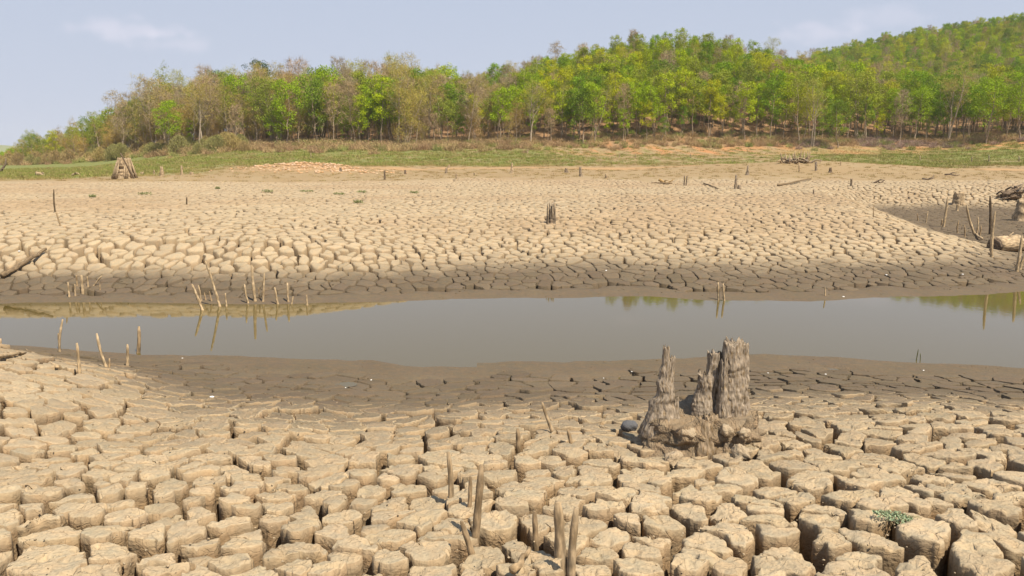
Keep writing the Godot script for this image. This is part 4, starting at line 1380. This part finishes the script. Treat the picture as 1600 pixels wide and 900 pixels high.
	# trees that stand out, each measured: foot x, foot y, top y, kind, variant, tint, distance
	for e in [
		[312, 236, 112, "fork", 0, 0, 119.0, "tall tree with a pale forked trunk at the left wood's edge"],
		[250, 236, 97, "olive", 1, 1, 132.0, "tallest thin tree rising above the left wood, its top half bare"],
		[186, 252, 135, "olive", 2, 3, 146.0, "slim sparse tree with a bare trunk behind the cone-shaped stump"],
		[213, 250, 160, "fork", 1, 1, 138.0, "slender pale-stemmed tree right of the sparse tree behind the cone-shaped stump"],
		[335, 214, 108, "broad", 0, 4, 150.0, "dark green crown showing over the left wood, right of the pale forked tree"],
		[418, 210, 88, "broad", 1, 4, 150.0, "dark green flat crown topping the middle of the left wood"],
		[468, 222, 83, "bare", 0, 1, 128.0, "tall leafless pale tree standing above the left wood"],
		[507, 218, 95, "broad", 2, 1, 124.0, "big bright green crown in the middle of the left wood"],
		[430, 226, 168, "broad", 0, 1, 118.0, "small vivid green tree low in the left wood"],
		[262, 236, 150, "broad", 1, 1, 120.0, "leafy green tree left of the pale forked tree"],
		[563, 222, 140, "green", 0, 1, 119.0, "yellow-green leafy tree among grey trees right of the big bright crown"],
		[592, 226, 90, "bare", 1, 0, 124.0, "tall leafless tree before the skyline gap"],
		[630, 228, 120, "thicket", 0, 1, 116.0, "wide pale olive many-stemmed tree at the edge of the wood"],
		[868, 190, 60, "bare", 2, 2, 165.0, "round leafless crown standing out on the hill's left shoulder"],
		[1010, 214, 150, "green", 1, 4, 119.0, "yellow-leaved tree at the forest edge above the orange soil"],
		[1271, 213, 118, "fork", 2, 1, 116.0, "tall bare forked tree with a pale trunk before the right hill"],
		[1310, 213, 150, "broad", 0, 0, 115.0, "dense low dark green tree right of the tall bare forked tree"],
		[1592, 208, 105, "broad", 1, 1, 114.0, "big dark green tree at the right end of the forest edge"],
		[1540, 208, 118, "broad", 2, 1, 115.0, "round dark green tree next to the big tree at the right end"],
	]:
		var at := beyond(e[0], 230, e[6])
		at.y = height(at.x, at.z)
		var top := beyond(e[0], e[2], e[6])
		var hh: float = kinds[e[3]].h
		var sc := (top.y - at.y) / (hh * 1.06)
		var wide := clampf(sc, 0.7, 1.25)
		var xf := Transform3D(Basis(Vector3.UP, rng.randf() * TAU).scaled(Vector3(wide, sc, wide)), at)
		var m: Material = leaf_mat(Color(0.055, 0.10, 0.035), 0.4) if e[5] == 4 and e[3] == "broad" else mats[e[3]][e[5]]
		plant_tree(names[e[3]], protos[e[3]][e[4]], m, xf, e[7], "tree", "")

func plant_tree(called: String, proto: Array, crown_mat: Material, xf: Transform3D, label: String, cat: String, group: String) -> void:
	var o := thing(called, label, cat, Vector3.ZERO, group)
	o.transform = xf
	part("trunk", proto[0], M.bark, o)
	part("crown", proto[1], crown_mat, o)

func section(u: float) -> String:
	if u < -0.47: return "on the far left point"
	if u < -0.30: return "behind the cone-shaped stump"
	if u < -0.10: return "behind the rubble heap"
	if u < 0.08: return "left of the orange soil"
	if u < 0.30: return "above the orange soil"
	if u < 0.48: return "behind the root heap"
	return "right of the root heap"

func tell_apart() -> void:   # alike neighbours are told apart by their order from the left
	var same := {}
	for o in get_children():
		if not o.has_meta("category"): continue
		var l: String = o.get_meta("label")
		if not same.has(l): same[l] = []
		same[l].append(o)
	for l in same:
		var all: Array = same[l]
		if all.size() < 2: continue
		all.sort_custom(func(a, b): return a.position.x / -a.position.z < b.position.x / -b.position.z)
		for k in all.size():
			var word: String = ["first", "second", "third", "fourth", "fifth", "sixth", "seventh", "eighth", "ninth", "tenth"][mini(k, 9)]
			if all.size() == 2: word = ["left one", "right one"][k]
			elif k == 0: word = "leftmost one"
			elif k == all.size() - 1: word = "rightmost one"
			elif all.size() == 3: word = "middle one"
			else: word += " from left"
			all[k].set_meta("label", l + ", " + word)

# ------------------------------------------------------------------ grass, brush, weeds
func scatter(called: String, meshes: Array, mat: Material, xfs: Array, cols: Array) -> void:
	var root := Node3D.new()
	root.name = called
	add_child(root)
	kind(root, "stuff")
	for v in meshes.size():
		var mine := []
		for k in xfs.size():
			if k % meshes.size() == v: mine.append(k)
		var mm := MultiMesh.new()
		mm.transform_format = MultiMesh.TRANSFORM_3D
		mm.use_colors = true
		mm.mesh = meshes[v]
		mm.instance_count = mine.size()
		for j in mine.size():
			mm.set_instance_transform(j, xfs[mine[j]])
			mm.set_instance_color(j, cols[mine[j]])
		var mi := MultiMeshInstance3D.new()
		mi.name = numbered("tufts", root)
		mi.multimesh = mm
		mi.material_override = mat
		root.add_child(mi, true)
		kind(mi, "stuff")

func low_plants() -> void:
	rng.seed = 4242
	var white := leaf_mat(Color.WHITE, 0.4)
	var grass := []
	for v in 3:
		var mb := MB.new()
		for k in 34:
			var a := rng.randf() * TAU
			var r := 0.35 * sqrt(rng.randf())
			sliver(mb, Vector3(cos(a) * r, -0.02, sin(a) * r), Vector3(rng.randfn(0, 0.4), 1, rng.randfn(0, 0.4)).normalized(), rng.randf_range(0.14, 0.34), 0.03, Color(1, 1, 1) * rng.randf_range(0.8, 1.2))
		grass.append(mb.mesh(false))
	var brush := []
	for v in 3:
		var mb := MB.new()
		for k in 150:
			var a := rng.randf() * TAU
			var r := 0.5 * sqrt(rng.randf())
			var p := Vector3(cos(a) * r, 0.0, sin(a) * r)
			sliver(mb, p, Vector3(rng.randfn(0, 0.45), 1, rng.randfn(0, 0.45)).normalized(), rng.randf_range(0.3, 1.1), 0.035, Color(1, 1, 1) * rng.randf_range(0.75, 1.25))
		for k in 60:
			var p := Vector3(rng.randfn(0, 0.32), rng.randf_range(0.1, 0.8), rng.randfn(0, 0.32))
			var d := any_dir()
			leaf(mb, p, d, d.cross(any_dir()).normalized(), 0.14, 0.07, Color(1, 1, 1) * rng.randf_range(0.8, 1.2))
		brush.append(mb.mesh(false))
	# grass: green strip, tan short grass before it
	var xfs := []
	var cols := []
	for n in 15000:
		var d := 50.0 + 66.0 * pow(rng.randf(), 0.75)
		var x := d * rng.randf_range(-0.68, 0.70)
		var u := x / d
		var n1 := noise.get_noise_2d(x * 0.25, -d * 0.12)
		var n2 := noise.get_noise_2d(x * 0.9, -d * 0.5)
		var green := smoothstep(73.0, 80.0, d + 5.0 * n1) * smoothstep(-0.35, 0.2, n2 + 0.3 - 0.5 * smoothstep(0.0, 0.12, u) * (1.0 - smoothstep(0.32, 0.4, u)))
		green = maxf(green, smoothstep(58.0, 66.0, d + 6.0 * n1) * smoothstep(-0.32, -0.45, u))
		if d < 72.0 and green < 0.3 and rng.randf() < 0.45: continue
		if absf(d - 71.0 - 2.0 * n1) < 1.5 and u > -0.18: continue
		var c := Color(0.33, 0.235, 0.105).lerp(Color(0.20, 0.235, 0.045), clampf(green * (0.8 + 0.5 * n2) + rng.randfn(0, 0.18), 0.0, 1.0))
		if green > 0.5 and rng.randf() < 0.28: c = Color(0.31, 0.25, 0.10)
		if u > 0.33 and u < 0.46 and d > 104.0: c = Color(0.50, 0.37, 0.17)
		var s := rng.randf_range(0.5, 1.0) * lerpf(0.5, 1.15, green)
		xfs.append(Transform3D(Basis(Vector3.UP, rng.randf() * TAU).scaled(Vector3(s * 1.5, s, s * 1.5)), Vector3(x, height(x, -d), -d)))
		cols.append(c * rng.randf_range(0.85, 1.15))
	scatter("grass", grass, white, xfs, cols)
	# dry brush along the foot of the wood
	xfs = []
	cols = []
	for n in 3200:
		var u := rng.randf_range(-0.66, 0.70)
		var edge := edge_of(u)
		var d := edge + rng.randfn(1.0, 4.0)
		if d > edge + 8.0: d = edge + rng.randf_range(-2.0, 22.0)
		var x := u * d
		var n1 := noise.get_noise_2d(x * 0.08, d * 0.05)
		if u > 0.03 and d < edge - 4.0 and n1 < 0.12: continue
		if u > 0.03 and u < 0.3 and rng.randf() < 0.4: continue
		var c := Color(0.36, 0.235, 0.135).lerp(Color(0.43, 0.32, 0.15), rng.randf())
		if u > 0.35 and n1 > 0.1: c = Color(0.31, 0.22, 0.17)
		if rng.randf() < 0.18: c = Color(0.26, 0.28, 0.08)
		if d > edge + 4.0 and rng.randf() < 0.3 and u > 0.0: c = Color(0.26, 0.33, 0.06)
		var s := rng.randf_range(0.6, 1.3) * (0.95 if u < 0.0 else 0.75)
		xfs.append(Transform3D(Basis(Vector3.UP, rng.randf() * TAU).scaled(Vector3(s * 1.3, s, s * 1.3)), Vector3(x, height(x, -d), -d)))
		cols.append(c * rng.randf_range(0.8, 1.2))
	scatter("dry_brush", brush, white, xfs, cols)
	# pale rubble on the heap
	var st := MB.new()
	lump(st, Vector3.ZERO, Vector3(1, 0.7, 0.9), Color.WHITE, 2.0, 8, 6, 0.5)
	xfs = []
	cols = []
	for n in 480:
		var x := -17.2 + rng.randfn(0, 3.0) + 1.0
		var d := 66.0 + rng.randfn(-1.2, 1.6)
		var s := rng.randf_range(0.03, 0.12)
		xfs.append(Transform3D(Basis(Vector3.UP, rng.randf() * TAU).scaled(Vector3(s * 1.3, s, s)), Vector3(x, height(x, -d) + s * 0.2, -d)))
		cols.append(Color(0.46, 0.34, 0.23).lerp(Color(0.40, 0.235, 0.11), rng.randf()))
	scatter("rubble", [st.mesh(true)], leaf_mat(Color.WHITE, 0.0), xfs, cols)
	# olive shrubs on the low point at the left
	rng.seed = 99
	var shrubs := []
	for v in 3:
		var mb := MB.new()
		for k in 1500:
			var f := pow(rng.randf(), 0.6)
			var a := rng.randf() * TAU
			var r := 1.3 * sqrt(rng.randf()) * sin(PI * clampf(f * 0.75 + 0.2, 0.0, 1.0))
			var p := Vector3(cos(a) * r, f * 2.2, sin(a) * r)
			sliver(mb, p - Vector3(0, 0.4, 0), (p * 0.35 + Vector3(0, 1.0, 0) + any_dir() * 0.6).normalized(), rng.randf_range(0.5, 1.0), 0.035, Color(1, 1, 1) * rng.randf_range(0.75, 1.2))
		for k in 900:
			var f := rng.randf()
			var a := rng.randf() * TAU
			var r := 1.4 * sqrt(rng.randf()) * sin(PI * clampf(f * 0.75 + 0.2, 0.0, 1.0))
			var d := any_dir()
			leaf(mb, Vector3(cos(a) * r, f * 2.4, sin(a) * r), d, d.cross(any_dir()).normalized(), 0.18, 0.08, Color(0.9, 1.05, 0.8) * rng.randf_range(0.8, 1.2))
		shrubs.append(mb.mesh(false))
	var sm := [leaf_mat(Color(0.42, 0.32, 0.13), 0.4), leaf_mat(Color(0.38, 0.275, 0.13), 0.4), leaf_mat(Color(0.31, 0.28, 0.11), 0.4)]
	for n in 64:
		var u := lerpf(-0.645, -0.33, (n + rng.randf()) / 64.0)
		var edge := edge_of(u)
		var d := edge + rng.randf_range(-7.0, 3.0)
		var x := u * d
		var o := part("shrub", shrubs[n % 3], sm[rng.randi() % 3])
		var s := rng.randf_range(0.55, 1.1)
		o.transform = Transform3D(Basis(Vector3.UP, rng.randf() * TAU).scaled(Vector3(s * 1.1, s, s * 1.1)), Vector3(x, height(x, -d), -d))
		var where := "on the far left point" if u < -0.47 else "behind the cone-shaped stump"
		tag(o, ("wide " if s > 0.92 else ("low " if s < 0.74 else "")) + ["yellow-olive", "brown", "green-olive"][sm.find(o.material_override)] + " feathery shrub " + ("before the trees " if d < edge - 2.0 else "among the trees ") + where, "shrub", "feathery shrubs " + where)
	# weeds on the far dry bank
	var wm := leaf_mat(Color(0.26, 0.27, 0.12), 0.4)
	for e in [[226, 304, 26, "widest weed patch below the cone-shaped stump"], [340, 295, 8, "small weed left of two near the rubble heap"], [480, 300, 26, "bright weed patch right below the rubble heap"], [530, 304, 22, "dull weed patch right of the bright weed patch"], [566, 301, 18, "flat weed patch further right of the bright patch"], [648, 302, 16, "weed patch furthest right on the pale bank"], [560, 317, 16, "grey-green weed among pale cells"], [418, 300, 22, "dark weed patch left of the bright weed patch"], [145, 308, 12, "thin weed on the pale bank at left"]]:
		var b := spot(e[0], e[1])
		var k := -b.z / FOCAL
		var mb := MB.new()
		for j in 90:
			var a := rng.randf() * TAU
			var r: float = sqrt(rng.randf()) * e[2] * 0.42 * k
			var d := any_dir(0.8)
			leaf(mb, Vector3(cos(a) * r, rng.randf() * 0.05, sin(a) * r * 0.8), d, d.cross(any_dir()).normalized(), rng.randf_range(0.05, 0.11), 0.03, Color(1, 1, 1) * rng.randf_range(0.75, 1.2))
		var o := part("weed_patch", mb.mesh(false), wm)
		o.position = b
		tag(o, e[3], "plant", "weeds on the far cracked bank")

# ------------------------------------------------------------------
func _ready() -> void:
	rng.seed = 20240611
	noise.noise_type = FastNoiseLite.TYPE_SIMPLEX_SMOOTH
	noise.frequency = 1.0
	noise.seed = 7
	# camera
	var cam := Camera3D.new()
	cam.name = "camera"
	cam.fov = rad_to_deg(2.0 * atan(450.0 / FOCAL))
	cam.position = Vector3(0, EYE, 0)
	cam.rotation = Vector3(-PITCH, 0, 0)
	cam.near = 0.1
	cam.far = 4000.0
	add_child(cam)
	# sky, air, exposure
	var env := Environment.new()
	env.background_mode = Environment.BG_SKY
	var sm := ProceduralSkyMaterial.new()
	sm.sky_top_color = Color(0.195, 0.275, 0.42).linear_to_srgb()
	sm.sky_horizon_color = Color(0.388, 0.420, 0.495).linear_to_srgb()
	sm.sky_curve = 0.45
	sm.ground_horizon_color = Color(0.28, 0.26, 0.23).linear_to_srgb()
	sm.ground_bottom_color = Color(0.2, 0.16, 0.12).linear_to_srgb()
	sm.sun_angle_max = 1.0
	sm.sky_cover = clouds()
	sm.sky_cover_modulate = Color(1, 1, 1, 1)
	var sky := Sky.new()
	sky.sky_material = sm
	env.sky = sky
	env.tonemap_mode = Environment.TONE_MAPPER_LINEAR
	env.tonemap_exposure = 1.56
	env.fog_enabled = true
	env.fog_density = 0.0002
	env.fog_light_color = Color(0.92, 0.93, 0.95)
	env.sdfgi_enabled = true
	env.ssao_enabled = true
	env.ssil_enabled = true
	var we := WorldEnvironment.new()
	we.name = "world"
	we.environment = env
	add_child(we)
	# sun: behind the camera's right shoulder, high
	var sun := DirectionalLight3D.new()
	sun.name = "sun"
	sun.light_energy = 1.6
	sun.light_color = Color(1.0, 0.95, 0.87)
	sun.light_angular_distance = 0.5
	sun.shadow_enabled = true
	sun.rotation = Vector3(deg_to_rad(-57.0), deg_to_rad(40.0), 0)
	add_child(sun)
	# shorelines as measured
	for p in [[-120, 538], [0, 540], [60, 543], [150, 550], [220, 555], [330, 553], [400, 558], [500, 562], [580, 562], [640, 573], [690, 572], [740, 567], [800, 565], [900, 565], [1000, 562], [1100, 558], [1200, 553], [1300, 558], [1450, 568], [1600, 572], [1720, 575]]:
		var q := on_level(p[0], p[1], 0.0)
		near_line.append(Vector2(q.x, -q.z))
	for p in [[-150, 475], [0, 474], [100, 472], [190, 472], [300, 474], [400, 475], [480, 474], [600, 471], [700, 468], [800, 465], [870, 466], [950, 463], [1020, 463], [1100, 469], [1200, 470], [1290, 470], [1325, 467], [1400, 463], [1500, 462], [1600, 455], [1750, 445]]:
		var q := on_level(p[0], p[1], 0.0)
		far_line.append(Vector2(q.x, -q.z))
	make_materials()
	make_wood()
	var t0 := Time.get_ticks_msec()
	ground_sheet()
	print("t ground ", Time.get_ticks_msec() - t0)
	var wm := PlaneMesh.new()
	wm.size = Vector2(400, 60)
	var water := part("water", wm, M.water)
	water.position = Vector3(0, 0, -30)
	kind(water, "structure")
	mud_field()
	print("t mud ", Time.get_ticks_msec() - t0)
	stump()
	stakes()
	shore_things()
	far_things()
	print("t things ", Time.get_ticks_msec() - t0)
	forest()
	print("t forest ", Time.get_ticks_msec() - t0)
	low_plants()
	print("t plants ", Time.get_ticks_msec() - t0)
	tell_apart()
